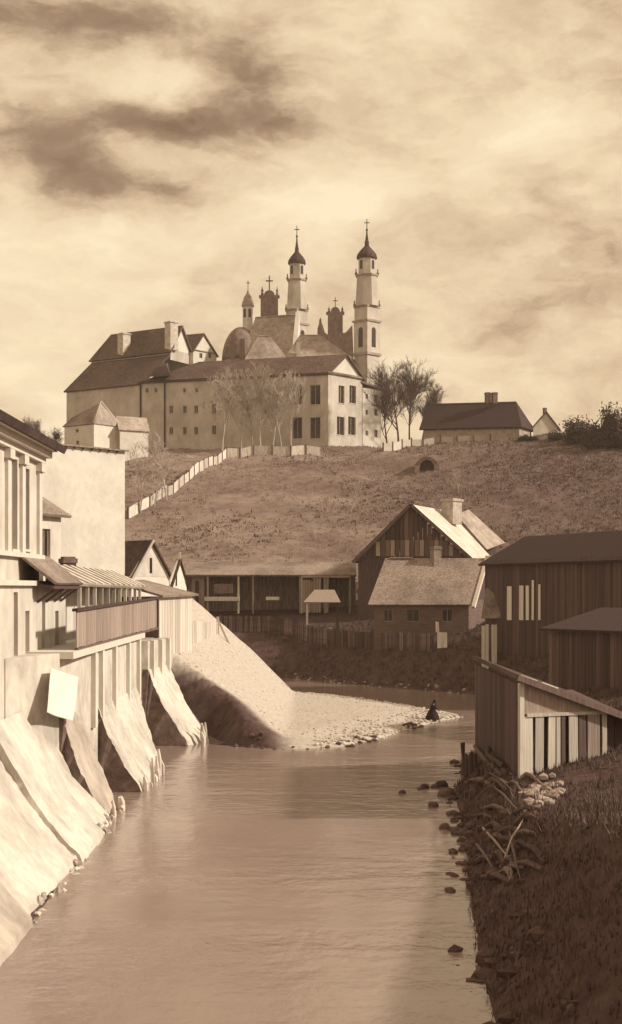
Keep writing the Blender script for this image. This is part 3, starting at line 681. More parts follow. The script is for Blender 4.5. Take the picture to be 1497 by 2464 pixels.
# ---- gabled timber house behind it
ha = empty('gabled_timber_house', (X(990, 166).x, 166, 7), 'tall timber house with broad dark gable and bright sunlit roof slope', 'house')
a0, a1 = X(862, 166), X(1128, 166); va = Vector((4.2, 12)); ze_, zr2 = Zy(1340, 166), Zy(1214, 166)
walls(ha, [a0, a1, a1+va, a0+va], 5, ze_, M_wood_dark)
am = a0.lerp(a1, .47)
for i in range(24):                                              # upright boards of the gable
    t0, t1 = (i+.04)/24, (i+.94)/24; pa, pb = a0.lerp(a1, t0), a0.lerp(a1, t1); tm = (t0+t1)/2
    zt_ = ze_+(zr2-ze_)*(min(tm/.47, (1-tm)/.53))-.25
    if zt_ > ze_+.3: board('plank', ha, pa-Vector((0, .05)), pb-Vector((0, .05)), ze_-.05, zt_, .05, M_wood_dark if i % 5 else M_wood_mid)
for i in range(16):
    t0, t1 = .16+i*.044, .16+(i+.85)*.044; pa, pb = a0.lerp(a1, t0), a0.lerp(a1, t1); board('plank', ha, pa-Vector((0, .12)), pb-Vector((0, .12)), Zy(1338, 166), min(Zy(1300, 166), ze_+(zr2-ze_)*(min(t0/.47, (1-t1)/.53))-.3), .05, M_wood_mid if i % 3 else M_wood_grey)
uo = Vector((0, -.55)); ed = (a1-a0).normalized(); k1 = (zr2-ze_)/((a1-a0).length*.5)
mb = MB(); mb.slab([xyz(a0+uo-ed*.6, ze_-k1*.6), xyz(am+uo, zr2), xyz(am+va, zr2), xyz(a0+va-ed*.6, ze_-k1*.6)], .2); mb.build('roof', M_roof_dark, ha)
mb = MB(); mb.slab([xyz(a1+uo+ed*.6, ze_-k1*.6), xyz(am+uo, zr2+.004), xyz(am+va+Vector((1.5, 2)), zr2+.004), xyz(a1+va+ed*.6, ze_-k1*.6)], .2); mb.build('sunlit_roof_slope', M_roof_pale, ha)  # sunlight put into this slope as a paler colour than the other
mb = MB(); mb.bar(xyz(a1+uo+ed*.66, ze_-k1*.66), xyz(am+uo, zr2-.02), .1, .36); mb.bar(xyz(a0+uo-ed*.66, ze_-k1*.66), xyz(am+uo, zr2-.02), .1, .36); mb.build('bargeboard', M_wood_dark, ha)
cpos = X(1087, 175); chimney(ha, (cpos.x, cpos.y), Zy(1262, 175), Zy(1200, 175), 1.75, mat('sooty_plaster', .42, .3, 2, .9, .3), -.75)
# ---- further house: only its grey roof shows
hc = empty('grey_roofed_house', (X(1160, 186).x, 186, 8.5), 'house behind the timber house showing only its grey weathered roof', 'house')
c0, c1 = X(1100, 183), X(1192, 186); vc = Vector((-3, 9)); 
walls(hc, [c0, c1, c1+vc, c0+vc], 7, Zy(1315, 185), M_wood_dark)
mb = MB(); mb.slab([P(1098, 1238, 184), P(1128, 1226, 188), P(1216, 1306, 188), P(1172, 1322, 183)], .25); mb.build('roof', M_roof_grey, hc)
mb = MB(); q = [P(1098, 1238, 184), P(1128, 1226, 188)]; mb.slab([q[0], q[1], q[1]+Vector((-5, 3, -4)), q[0]+Vector((-5, 3, -4))], .25); mb.build('rear_roof', M_roof_dark, hc)

# ---- long open shed at the foot of the hill
ls = empty('long_open_shed', (X(650, 171).x, 171, 7.3), 'long low open shed with posts at the foot of the hill', 'shed')
s0, s1 = X(436, 172), X(858, 172); zb_ = 7.0; zev = Zy(1381, 172)
mb = MB(); mb.slab([xyz(s0+Vector((0, -.7)), zev-.1), xyz(s1+Vector((0, -.7)), zev-.1), xyz(s1+Vector((0, 4.6)), Zy(1353, 176.6)), xyz(s0+Vector((0, 4.6)), Zy(1353, 176.6))], .2); mb.build('roof', M_roof_mid, ls)
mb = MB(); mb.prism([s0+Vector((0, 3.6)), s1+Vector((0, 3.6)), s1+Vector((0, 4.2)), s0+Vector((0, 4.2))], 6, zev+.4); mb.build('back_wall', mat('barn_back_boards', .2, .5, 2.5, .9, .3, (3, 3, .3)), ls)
mb = MB(); pa, pb = X(462, 172), X(492, 172); mb.prism([pa, pb, pb+Vector((0, .2)), pa+Vector((0, .2))], 6, zev-.2); mb.build('front_panel', M_wood_grey, ls)
mb = MB(); pa = X(474, 171.9); mb.box((pa.x-.2, pa.y-.05, zb_), (pa.x+.2, pa.y+.05, zev-.8)); mb.build('door', M_glass, ls)
for px in (500, 574, 609, 722, 726, 783, 842):
    p = X(px, 171.6); mb = MB(); mb.box((p.x-.11, p.y-.11, 6.5), (p.x+.11, p.y+.11, zev-.15)); mb.build('post', M_wood_pale if px in (574, 726, 783) else M_wood_grey, ls)
for x0, x1, y0, y1, m in ((492, 577, 1436, 1446, M_wood_pale), (515, 560, 1405, 1428, M_wood_mid), (640, 672, 1436, 1444, M_bright), (727, 842, 1385, 1390, M_wood_grey)):
    pa, pb = X(x0, 171.2), X(x1, 171.2); mb = MB(); mb.prism([pa, pb, pb+Vector((0, .3)), pa+Vector((0, .3))], Zy(y1, 171.2), Zy(y0, 171.2)); mb.build('counter_board' if y0 > 1420 else 'cross_board', m, ls)
for i in range(9):
    px = 729+i*6.3
    if i in (7, 8): px += 6
    pa, pb = X(px, 171.3), X(px+5.2, 171.3); board('plank', ls, pa, pb, 6.6, Zy(1394+rr.uniform(-3, 6), 171.3), .05, M_wood_grey)
# ---- little roofed well in the yard
wl = empty('roofed_well', (X(776, 160).x, 160, 6), 'little pale-roofed well house standing in the yard before the long shed', 'well')
t0, t1, t2, t3 = P(730, 1449, 158.5), P(820, 1449, 158.5), P(805, 1419, 160.4), P(757, 1419, 160.4)
mb = MB(); mb.slab([t0, t1, t2, t3], .12); bk_ = Vector((0, 3.6, 0)); mb.slab([t3, t2, t1+bk_, t0+bk_], .12); mb.build('roof', M_wood_grey, wl)
zg = hz(X(776, 160).x, 160)
for px, d, m in ((739, 159, M_bright), (812, 159, M_wood_dark), (739, 161.6, M_wood_dark), (812, 161.6, M_wood_dark)):
    p = X(px, d); mb = MB(); mb.box((p.x-.12, d-.12, zg-.5), (p.x+.12, d+.12, Zy(1446, 159))); mb.build('post', m, wl)
mb = MB(); p = X(776, 160.2); mb.lathe(p.x, p.y, [(1.1, zg-.4), (1.1, zg+.7), (.9, zg+.7), (.9, zg-.3)], 12); mb.build('well_curb', M_wood_dark, wl)
# ---- dark picket fence along the top of the far bank
pf = empty('picket_fence', (X(720, 160).x, 160, 4.5), 'dark picket fence running along the top of the far river bank', 'fence')
line = [(528, 163.5), (640, 162.0), (760, 157), (900, 148), (1045, 140.5)]
pts = [X(*q) for q in line]
for (p, q), (lq, lr) in zip(zip(pts, pts[1:]), zip(line, line[1:])):
    ln = (q-p).length; nn_ = int(ln/.3)
    for i in range(nn_):
        a, b_ = p.lerp(q, i/nn_), p.lerp(q, (i+.72)/nn_); zg = hz(a.x, a.y)
        board('picket', pf, a, b_, zg-.25, zg+1.75+rr.uniform(-.12, .1), .04, M_wood_mid if rr.random() < .45 else M_wood_dark)
    for hh in (.5, 1.35):
        mb = MB(); mb.bar(xyz(p+Vector((0, .06)), hz(p.x, p.y)+hh), xyz(q+Vector((0, .06)), hz(q.x, q.y)+hh), .06, .1); mb.build('rail', M_wood_dark, pf)
# ---- washing in the yard
def linen(name, label, pts3, thick=.05, sag=.06):
    mb = MB(); a, b_, c, d = [Vector(p) for p in pts3]; k = 6; q = []
    for i in range(k+1):
        for j in range(k+1):
            u, v = i/k, j/k; p = a.lerp(b_, u).lerp(d.lerp(c, u), v); p.y += sag*math.sin(u*9+v*2)*v; q.append(p)
    for i in range(k):
        for j in range(k):
            z = i*(k+1)+j; f = [q[z], q[z+1], q[z+k+2], q[z+k+1]]; mb.solid(f, [p+Vector((0, thick, 0)) for p in f])
    return tag(mb.build(name, M_cloth), label, 'laundry', 'washing hung out in the yard')
D_ = 139.2
linen('bed_sheet', 'square white sheet hung on the picket fence below the shingled house', [P(1052, 1521, D_), P(1076, 1522, D_), P(1076, 1558, D_), P(1053, 1560, D_)])
linen('towel', 'narrow white towel hanging just above the square white sheet', [P(1048, 1495, D_), P(1056, 1497, D_), P(1057, 1521, D_), P(1049, 1521, D_)])
mb = MB(); p = X(1052.5, D_+.15); mb.box((p.x-.06, p.y-.05, hz(p.x, p.y)-.2), (p.x+.06, p.y+.06, Zy(1492, D_))); mb.bar(xyz(p, Zy(1496, D_)), xyz(X(1081, D_+.15), Zy(1519, D_)), .04, .04); mb.build('line_post', M_wood_mid, pf)

# ---- dark outhouse added to darken the gap between barn and riverside shed
oh = empty('added_dark_outhouse', (X(1420, 92).x, 92, 3), 'low dark board outhouse added to darken the gap between barn and riverside shed', 'shed')
u0_, u1_ = X(1322, 97), X(1600, 88); ud = (u1_-u0_).normalized(); ul = (u1_-u0_).length; un = Vector((ud.y, -ud.x)); zt2 = Zy(1512, 95)
s_ = 0.0
while s_ < ul-.2:
    wd = rr.uniform(.26, .42); a = u0_+ud*s_; b_ = u0_+ud*(s_+wd-.03); board('plank', oh, a, b_, hz(a.x, a.y)-.5, zt2+rr.uniform(-.12, .06), .05, M_wood_dark if rr.random() < .8 else M_wood_mid); s_ += wd
mb = MB(); mb.prism([u0_-un*.1, u1_-un*.1, u1_-un*5, u0_-un*5], 1.5, zt2-.1); mb.build('inner_wall', M_wood_dark, oh)
mb = MB(); mb.slab([xyz(u0_+un*.5-ud*.4, zt2-.05), xyz(u1_+un*.5+ud*.4, zt2-.05), xyz(u1_-un*5+ud*.4, zt2+1.3), xyz(u0_-un*5-ud*.4, zt2+1.3)], .16); mb.build('roof', M_thatch, oh)

# ================================================================== THE HILL: monastery and church
K_ = X(790, 290); A_ = X(338, 302.5); R_ = X(872, 298.3); Q_ = A_+R_-K_
ZB = 34.5
mw = empty('monastery_wing', (K_.x, K_.y, 37), 'long three-storey monastery wing with dark facade and bright gable end on the hilltop', 'building')
ze_ = Zy(895, 290); zr2 = Zy(853, 294.5)
fo = []
for px in (412, 444.5, 472): fo += [op(K_, A_, px-4.5, px+4.5, 976, 995), op(K_, A_, px-4.5, px+4.5, 1028, 1046)]
for px in (354, 375, 444, 473): fo.append(op(K_, A_, px-3.5, px+3.5, 934, 945))
for px in (515,): fo += [op(K_, A_, px-5, px+5, 972, 996), op(K_, A_, px-5, px+5, 1024, 1046)]
for a, b_ in ((704, 727), (746, 771)): fo += [op(K_, A_, a, b_, 926, 974), op(K_, A_, a, b_, 1004, 1056)]
ro_ = []
for a, b_ in ((815, 829), (841, 857)): ro_ += [op(K_, R_, a, b_, 928, 971)]
for a, b_ in ((811, 829), (838, 856)): ro_ += [op(K_, R_, a, b_, 1003, 1047)]
walls(mw, [A_, K_, R_, Q_], ZB, ze_, M_church, {}, 'wall')
for o in list(mw.children): bpy.data.objects.remove(o)
ln_ = (A_-K_).length
walls(mw, [K_, A_, Q_, R_], ZB, ze_, M_church, {0: fo, 3: [((R_-K_).length-o[1], (R_-K_).length-o[0], o[2], o[3]) for o in ro_]}, 'wall', depth=.35, frame=.12, bars=(1, 2))
gable_roof(mw, A_, K_, R_, Q_, ze_, zr2, M_roof_tile, over=.5, thick=.3, h0=9.5, wall=M_white)
e = (R_-K_).normalized(); n_ = Vector((e.y, -e.x))
mb = MB(); mb.bar(xyz(K_+n_*.15-e*.4, ze_-.05), xyz(R_+n_*.15+e*.4, ze_-.05), .5, .4); mb.build('gable_cornice', M_roof_mid, mw)
e = (A_-K_).normalized(); n2 = Vector((-e.y, e.x)); 
if n2.y > 0: n2 = -n2
mb = MB(); mb.bar(xyz(K_+n2*.15, ze_-.35), xyz(A_+n2*.15, ze_-.35), .45, .5); mb.build('eaves_cornice', M_roof_dark, mw)
for px in (333.5, 397):
    p = K_+e*min(col_pt(K_, A_, px), ln_-.1)+n2*.12; mb = MB(); mb.box((p.x-.14, p.y-.14, ZB+2), (p.x+.14, p.y+.14, ze_-.6)); mb.build('downpipe', M_iron, mw)
# dormer roof near the wing's left end
mb = MB(); mb.solid([P(356, 907, 299.5), P(410, 904, 298.5), P(400, 878, 300), P(380, 882, 300)], [P(356, 907, 303), P(410, 904, 302), P(404, 872, 303), P(380, 878, 303)]); mb.build('dormer', M_roof_dark, mw)
# ---- stair block between wing and tower
sb = empty('stair_block', (X(895, 301).x, 301, 37), 'narrow white block with small windows beside the right church tower foot', 'building')
s0, s1 = X(872.5, 298.2), X(917, 301.0); bk_ = Vector((-3.0, 7.5))
o_ = [op(s0, s1, 901, 909, y0, y1) for y0, y1 in ((950, 968), (984, 1000), (1034, 1052))]+[op(s0, s1, 880, 886, y0, y1) for y0, y1 in ((948, 960), (986, 998), (1036, 1048))]
walls(sb, [s0, s1, s1+bk_, s0+bk_], ZB, Zy(936, 300), M_white, {0: o_}, depth=.3, frame=.08, sill=False)
mb = MB(); mb.slab([xyz(s0+Vector((-.2, -.4)), Zy(917, 298)), xyz(s1+Vector((.4, -.4)), Zy(935, 301)), xyz(s1+bk_, Zy(935, 301)+.9), xyz(s0+bk_, Zy(917, 298)+1.2)], .35); mb.build('roof', M_roof_mid, sb)
# ---- rear monastery wing with two-tier roof and tall chimneys
rg = empty('monastery_rear_wing', (X(240, 308).x, 308, 37), 'older monastery wing with two-tiered roof and two tall chimneys at the left of the hill', 'building')
r0, r1 = X(160, 315), X(336, 303.5); vr = Vector((7.0, 13.0))
ze_ = Zy(930, 309)
walls(rg, [r0, r1, r1+vr, r0+vr], ZB-3, ze_, M_church)
er = (r1-r0).normalized()
u0, u1 = r0+vr*.42+er*2.2, r0+vr*.42+er*24.5; zl = Zy(868, 316)
lo0, lo1 = r0-er*.5-vr.normalized()*.5, r1+er*1.2-vr.normalized()*.5
mb = MB(); mb.slab([xyz(lo0, ze_-.3), xyz(lo1, ze_-.3), xyz(u1, zl), xyz(u0, zl)], .3); mb.slab([xyz(lo0, ze_-.3), xyz(u0, zl), xyz(u0+vr*.5, zl), xyz(r0+vr, ze_)], .3); mb.build('lower_roof', M_roof_tile, rg)
uv = vr*.55; zu = Zy(858, 317)
walls(rg, [u0, u1, u1+uv, u0+uv], zl-1.2, zu, M_church, {}, 'clerestory_wall')
gable_roof(rg, u0, u1, u1+uv, u0+uv, zu, Zy(802, 320), M_roof_tile, over=.5, thick=.3, h0=3.0, wall=M_white, name='upper_roof')
for px, y1_ in ((290, 803), (404, 790)):
    q = u0+er*col_pt(u0, u1, px+2); p = q+vr.normalized()*1.0; chimney(rg, (p.x, p.y), Zy(858, 316), Zy(y1_, 316), 2.0, mat('chimney_plaster', .5, .3, 1.5, .9, .3), .75)
# a white gabled porch-like end seen over the long roof
ge = empty('gabled_block', (X(494, 316).x, 316, 37), 'white gabled end wall peeping over the long monastery roof', 'building')
g0, g1 = X(465, 313.0), X(521, 318.5); gk = Vector((-9, 4))
walls(ge, [g0, g1, g1+gk, g0+gk], 38, Zy(845, 315), M_white, {0: [op(g0, g1, 480, 487, 850, 862), op(g0, g1, 502, 509, 850, 862)]}, sill=False)
gm2 = g0.lerp(g1, .44); zA = Zy(801, 315); zE = Zy(845, 315)
e = (g1-g0).normalized(); nn = Vector((e.y, -e.x))
mb = MB(); mb.solid([xyz(g0+nn*.02, zE), xyz(g1+nn*.02, zE), xyz(gm2+nn*.02, zA-.2)], [xyz(g0-nn*.2, zE), xyz(g1-nn*.2, zE), xyz(gm2-nn*.2, zA-.2)]); mb.build('gable', M_white, ge)
mb = MB(); mb.slab([xyz(g0+nn*.3-e*.3, zE-.4), xyz(gm2+nn*.3, zA), xyz(gm2+gk, zA), xyz(g0+gk-e*.3, zE-.4)], .25); mb.slab([xyz(g1+nn*.3+e*.5, zE-.6), xyz(gm2+nn*.3, zA), xyz(gm2+gk, zA), xyz(g1+gk+e*.5, zE-.6)], .25); mb.build('roof', M_roof_tile, ge)
mb = MB(); mb.bar(xyz(g0+nn*.08, zE), xyz(g1+nn*.08, zE), .2, .22); mb.build('cornice', M_roof_mid, ge)

# ---- the church
ch = empty('twin_towered_church', (X(790, 310).x, 310, 37), 'baroque church with two slender domed towers on the hilltop', 'church')
M_ledge = mat('ledge_stone', .36, .3, 1, .9, .3)
def tower(cx, cy, D, dz, py0=0.0, k=1.0, jj=0):
    """square shaft set corner-on, narrowing in stages to a lantern, dome, spire and cross; heights read at depth 306"""
    Zt = lambda y: Zy(y, 306)+dz
    px2 = 306/3500.0*k
    rot = R(-45+45+0)                                              # a corner towards the viewer
    def sq(mb, r, ya, yb, r2=None, n=4): mb.lathe(cx, cy, [(r*px2, Zt(ya)), ((r2 or r)*px2, Zt(yb))], n, R(-90) if n == 4 else R(-90+22.5))
    mb = MB(); sq(mb, 30.5, 1180, 857); sq(mb, 31.5, 851, 777); sq(mb, 30, 772, 742); t = mb.build('tower', M_church, ch)
    mb = MB(); sq(mb, 30, 738, 700, 27.5, 8); sq(mb, 27.5, 700, 666, 25.5, 8); mb.build('upper_stage', M_church, t)
    mb = MB(); sq(mb, 21.5, 662, 622, None, 8); mb.build('lantern', M_church, t)
    mb = MB()
    for r, ya, yb, n in ((35, 857, 851, 4), (35, 777, 772, 4), (32, 742, 738, 4), (28, 666, 662, 8)):
        mb = MB(); sq(mb, r, ya, yb, r*1.03, n); mb.build('cornice', M_ledge, t)
    mb = MB(); prof = [(24.5, 623), (25, 620), (23.5, 613), (18, 605), (11.5, 598), (6.5, 593), (5, 587), (5.6, 584), (4, 578), (2.2, 566), (1.3, 552)]
    mb.lathe(cx, cy, [(r*px2, Zt(y)) for r, y in prof], 12); mb.build('dome', M_roof_dark, t)
    mb = MB(); cross(mb, (cx, cy), Zt(553), Zt(527)-Zt(553)); mb.blob((cx, cy, Zt(553)), (.28, .28, .28), 1, 1, 0); mb.build('cross', M_iron, t)
    for sx in (-1, 1):                                             # openings on the two faces in view
        nx_, ny_ = sx*.7071, -.7071; tx, ty = -ny_*sx, nx_*sx
        for r, ya, yb, hw in ((31.5, 790, 838, .62), (21.5, 628, 650, .38)):
            dd = r*px2*(.7071 if r > 25 else .9239)+.02; c_ = Vector((cx+nx_*dd, cy+ny_*dd)); tt = Vector((-ny_, nx_))
            mb = MB(); zA_, zB_ = Zt(ya), Zt(yb); arc = [(-hw, zB_), (hw, zB_)]+[(hw*math.cos(a), zA_-hw+hw*math.sin(a)) for a in np.linspace(0, math.pi, 7)]
            mb.solid([xyz(c_+tt*a, z) for a, z in arc], [xyz(c_+tt*a-Vector((nx_, ny_))*.3, z) for a, z in arc]); mb.build('belfry_opening', M_glass, t)
    for sx, sy in ((-1, 0), (1, 0)):                               # small urns on the cornice corners
        for yy, rr_ in ((742, 31), (666, 27)):
            mb = MB(); x_ = cx+sx*rr_*px2*.97; mb.lathe(x_, cy, [(.12, Zt(yy-2)), (.3, Zt(yy-8)), (.1, Zt(yy-13)), (.16, Zt(yy-16)), (.02, Zt(yy-20))], 6); mb.build('urn', M_roof_mid, t)
p = X(883, 306); tower(p.x, p.y, 306, 0)
p = X(714.5, 318); tower(p.x, p.y, 318, 1.55, k=.9)
# nave
n0, n1 = X(575, 314), X(700, 310); nv_ = Vector((1.3, 11.0))
walls(ch, [n0, n1, n1+nv_, n0+nv_], ZB, Zy(868, 311), M_church, {}, 'nave_wall')
gable_roof(ch, n0, n1, n1+nv_, n0+nv_, Zy(868, 311), Zy(757, 316), M_roof_grey, over=.2, thick=.4, h0=3.2, wall=M_white, name='nave_roof')
mb = MB(); e = nv_.normalized(); k1 = n1+Vector((.3, 0))
for off in (0.0,):
    mb.solid([xyz(k1, Zy(840, 311)), xyz(k1+nv_*.5, Zy(752, 316)), xyz(k1+nv_*.5+Vector((.9, 0)), Zy(752, 316)), xyz(k1+Vector((.9, 0)), Zy(840, 311))], [xyz(k1, Zy(868, 311)), xyz(k1+nv_*.5, Zy(868, 316)), xyz(k1+nv_*.5+Vector((.9, 0)), Zy(868, 316)), xyz(k1+Vector((.9, 0)), Zy(868, 311))])
mb.build('gable_parapet', M_white, ch)
ac = X(580, 318.5); rad = 44*318/3500
mb = MB(); mb.lathe(ac.x, ac.y, [(rad, ZB), (rad, Zy(868, 318))], 20); mb.build('apse', M_church, ch)
mb = MB(); mb.lathe(ac.x, ac.y, [(rad*1.05, Zy(868, 318))]+[(rad*1.05*math.cos(a), Zy(868, 318)+(Zy(786, 318)-Zy(868, 318))*math.sin(a)) for a in np.linspace(.12, 1.55, 9)], 20); mb.build('apse_dome', mat('dark_dome_metal', .2, .4, .8, .7, .3), ch, smooth=True)
# small domed turret over the apse
tc_ = X(597, 321); r_ = 13*321/3500
mb = MB(); mb.lathe(tc_.x, tc_.y, [(r_, Zy(800, 321)), (r_, Zy(738, 321))], 8); to = mb.build('turret', M_white, ch)
mb = MB(); mb.lathe(tc_.x, tc_.y, [(r_*1.2, Zy(738, 321)), (r_*1.2, Zy(735, 321)), (r_*1.05, Zy(726, 321)), (r_*.7, Zy(714, 321)), (r_*.3, Zy(706, 321)), (.12, Zy(698, 321)), (.06, Zy(690, 321))], 12); mb.build('dome', M_roof_grey, to)
mb = MB(); cross(mb, (tc_.x, tc_.y), Zy(692, 321), Zy(675, 321)-Zy(692, 321)); mb.build('cross', M_iron, to)
for a in (-2.2, -1.2):
    mb = MB(); cxx, cyy = tc_.x+r_*.95*math.cos(a), tc_.y+r_*.95*math.sin(a); mb.box((cxx-.3, cyy-.1, Zy(765, 321)), (cxx+.3, cyy+.1, Zy(745, 321))); mb.build('window', M_glass, to)
# two scrolled pediments with pinnacles and crosses
M_ped = mat('dark_weathered_masonry', .19, .35, 1.2, .9, .4)
def pediment(px0, px1, ytop, ybot, ycross, D, wide=None, pins=()):
    mb = MB(); m_ = (px0+px1)/2; hw = (px1-px0)/2
    out_ = [(px0, ybot), (px1, ybot), (px1, ytop+10), (px1+4, ytop+9), (px1+4, ytop+4)]+[(m_+hw*.62*math.cos(a), ytop+4-12*math.sin(a)) for a in np.linspace(0, math.pi, 9)]+[(px0-4, ytop+4), (px0-4, ytop+9), (px0, ytop+10)]
    mb.solid([P(x, y, D) for x, y in out_], [P(x, y, D)+Vector((0, 1.2, 0)) for x, y in out_]); po = mb.build('pediment', M_ped, ch)
    if wide:
        mb = MB(); mb.solid([P(x, y, D-.3) for x, y in wide], [P(x, y, D-.3)+Vector((0, 1.0, 0)) for x, y in wide]); mb.build('shoulder', M_ped, po)
    mb = MB(); c_ = P(m_, ytop-8, D); cross(mb, (c_.x, c_.y+.6), c_.z, Zy(ycross, D)-c_.z); mb.build('cross', M_iron, po)
    for x, y0, y1 in pins:
        c_ = P(x, y0, D); h_ = Zy(y1, D)-c_.z; mb = MB(); mb.lathe(c_.x, c_.y+.6, [(.28, c_.z), (.34, c_.z+h_*.2), (.16, c_.z+h_*.3), (.32, c_.z+h_*.5), (.1, c_.z+h_*.75), (.02, c_.z+h_)], 8); mb.build('pinnacle', M_roof_mid, po)
pediment(627, 669, 706, 790, 662, 322.5, pins=((631, 709, 687), (667, 709, 687)))
pediment(789, 825, 746, 830, 714, 322, wide=[(764, 880), (852, 880), (848, 782), (832, 800), (790, 806), (782, 800), (776, 780), (770, 772), (764, 790)], pins=((792, 750, 735), (824, 750, 735), (771, 776, 762)))
# chapel roofs in front of the nave
def hip(px0, px1, yb, D, rx0, rx1, yr, dep, m, wallm=None):
    a, b_ = X(px0, D), X(px1, D); c_, d_ = b_+Vector((1, dep)), a+Vector((1, dep)); ze = Zy(yb, D); zr_2 = Zy(yr, D+dep/2)
    q0, q1 = X(rx0, D+dep/2), X(rx1, D+dep/2)
    mb = MB(); mb.slab([xyz(a, ze), xyz(b_, ze), xyz(q1, zr_2), xyz(q0, zr_2)], .3); mb.slab([xyz(b_, ze), xyz(c_, ze), xyz(q1, zr_2)], .3); mb.slab([xyz(d_, ze), xyz(a, ze), xyz(q0, zr_2)], .3); mb.slab([xyz(c_, ze), xyz(d_, ze), xyz(q0, zr_2), xyz(q1, zr_2)], .3)
    o = mb.build('chapel_roof', m, ch)
    mb = MB(); mb.prism([a+Vector((.5, .3)), b_+Vector((-.5, .3)), c_+Vector((-.5, -.3)), d_+Vector((.5, -.3))], ZB, ze-.05); mb.build('chapel_wall', M_white, ch)
    return o
hip(588, 694, 866, 302, 622, 648, 807, 7, M_roof_grey)
r2_ = hip(684, 850, 862, 303, 722, 770, 805, 7.5, M_roof_grey)
p = X(718, 303.2); mb = MB(); mb.box((p.x-.4, p.y-.3, Zy(862, 303)), (p.x+.4, p.y+.5, Zy(824, 303))); mb.build('chimney', M_white, r2_)
for px, y0, y1 in ((560, 820, 866), (583, 815, 866)):
    p = X(px, 303.5); mb = MB(); mb.box((p.x-.55, p.y-.5, Zy(y1, 303)), (p.x+.55, p.y+.5, Zy(y0, 303))); mb.build('chimney_stack', M_brick, ch)

# ---- small house at the brow, left
bh = empty('brow_house', (X(226, 268).x, 268, 36), 'small hip-roofed house with bright end wall on the brow left of the monastery', 'house')
k0, kl, kr = X(226, 268), X(155, 273), X(291, 273.5); kq = kl+kr-k0
zE = Zy(1018, 268); zA = Zy(969, 271)
walls(bh, [k0, kl, kq, kr], 30, zE, M_white, {0: [op(k0, kl, 182, 189, 1032, 1041), op(k0, kl, 183, 190, 1060, 1070)]}, sill=False)
c1_ = k0.lerp(kr, .18); c2_ = kl.lerp(kq, .5)
ap_ = k0.lerp(kr, .28)+(kl-k0)*.03
mb = MB(); mb.slab([xyz(k0+(k0-kq).normalized()*.3, zE-.1), xyz(kl+(kl-kr).normalized()*.4, zE-.1), xyz(kl.lerp(kq, .3), zA-2.2), xyz(ap_, zA)], .25); mb.build('roof', M_roof_mid, bh)
mb = MB(); mb.slab([xyz(k0+(k0-kq).normalized()*.3, zE-.1), xyz(kr+(kr-kl).normalized()*.3, zE-.1), xyz(ap_, zA)], .25); mb.slab([xyz(kr, zE), xyz(kq, zE), xyz(kl.lerp(kq, .3), zA-2.2), xyz(ap_, zA)], .25); mb.build('hip_slope', M_roof_grey, bh)
mb = MB(); mb.bar(xyz(k0, zE+.1), xyz(ap_, zA+.15), .3, .2); mb.bar(xyz(kr, zE+.1), xyz(ap_, zA+.15), .3, .2); mb.build('hip_ridge', M_wood_pale, bh)
lw0, lw1 = X(289, 271), X(357, 274); lv = Vector((-2, 7))
walls(bh, [lw0, lw1, lw1+lv, lw0+lv], 30, Zy(1033, 272), M_white, {}, 'low_wing_wall')
gable_roof(bh, lw0, lw1, lw1+lv, lw0+lv, Zy(1033, 272), Zy(1003, 276), M_roof_grey, over=.3, wall=M_white, name='low_wing_roof')

# ---- thatched long house and cottage on the right of the crest
tl = empty('thatched_long_house', (X(1140, 298).x, 298, 38), 'long low house with heavy dark thatched roof on the crest right of the church', 'house')
t0, t1 = X(1020, 300), X(1250, 296); tv = Vector((3.5, 7)); ze_ = Zy(1020, 298)
walls(tl, [t0, t1, t1+tv, t0+tv], 35, ze_, mat('dun_wall', .34, .3, 1, .9, .3))
gable_roof(tl, t0, t1, t1+tv, t0+tv, ze_, Zy(966, 300), M_thatch, over=.7, thick=.4, h1=2.6)
for px in (1174, 1190): p = X(px, 299.5); chimney(tl, (p.x, p.y), Zy(972, 300), Zy(945, 300), 1.0, M_brick, .3)
ct = empty('crest_cottage', (X(1312, 300).x, 300, 38), 'tiny cottage with pale gable at the end of the thatched long house', 'house')
c0, c1 = X(1283, 302), X(1342, 303); cv = Vector((1.5, 6)); zE = Zy(1026, 302); zA = Zy(988, 302); cm = c0.lerp(c1, .52)
walls(ct, [c0, c1, c1+cv, c0+cv], 35, zE, M_plaster)
mb = MB(); mb.solid([xyz(c0, zE), xyz(c1, zE), xyz(cm, zA-.15)], [xyz(c0+Vector((0, .2)), zE), xyz(c1+Vector((0, .2)), zE), xyz(cm+Vector((0, .2)), zA-.15)]); mb.build('gable', M_plaster, ct)
mb = MB(); mb.slab([xyz(c0+Vector((-.4, -.4)), zE-.3), xyz(cm+Vector((0, -.4)), zA), xyz(cm+cv, zA), xyz(c0+cv+Vector((-.4, 0)), zE-.3)], .25); mb.slab([xyz(c1+Vector((.4, -.4)), zE-.3), xyz(cm+Vector((0, -.4)), zA), xyz(cm+cv, zA), xyz(c1+cv+Vector((.4, 0)), zE-.3)], .25); mb.build('roof', M_roof_tile, ct)
chimney(ct, (cm.x+.1, cm.y+2), zA-.4, zA+.9, .6, M_brick)

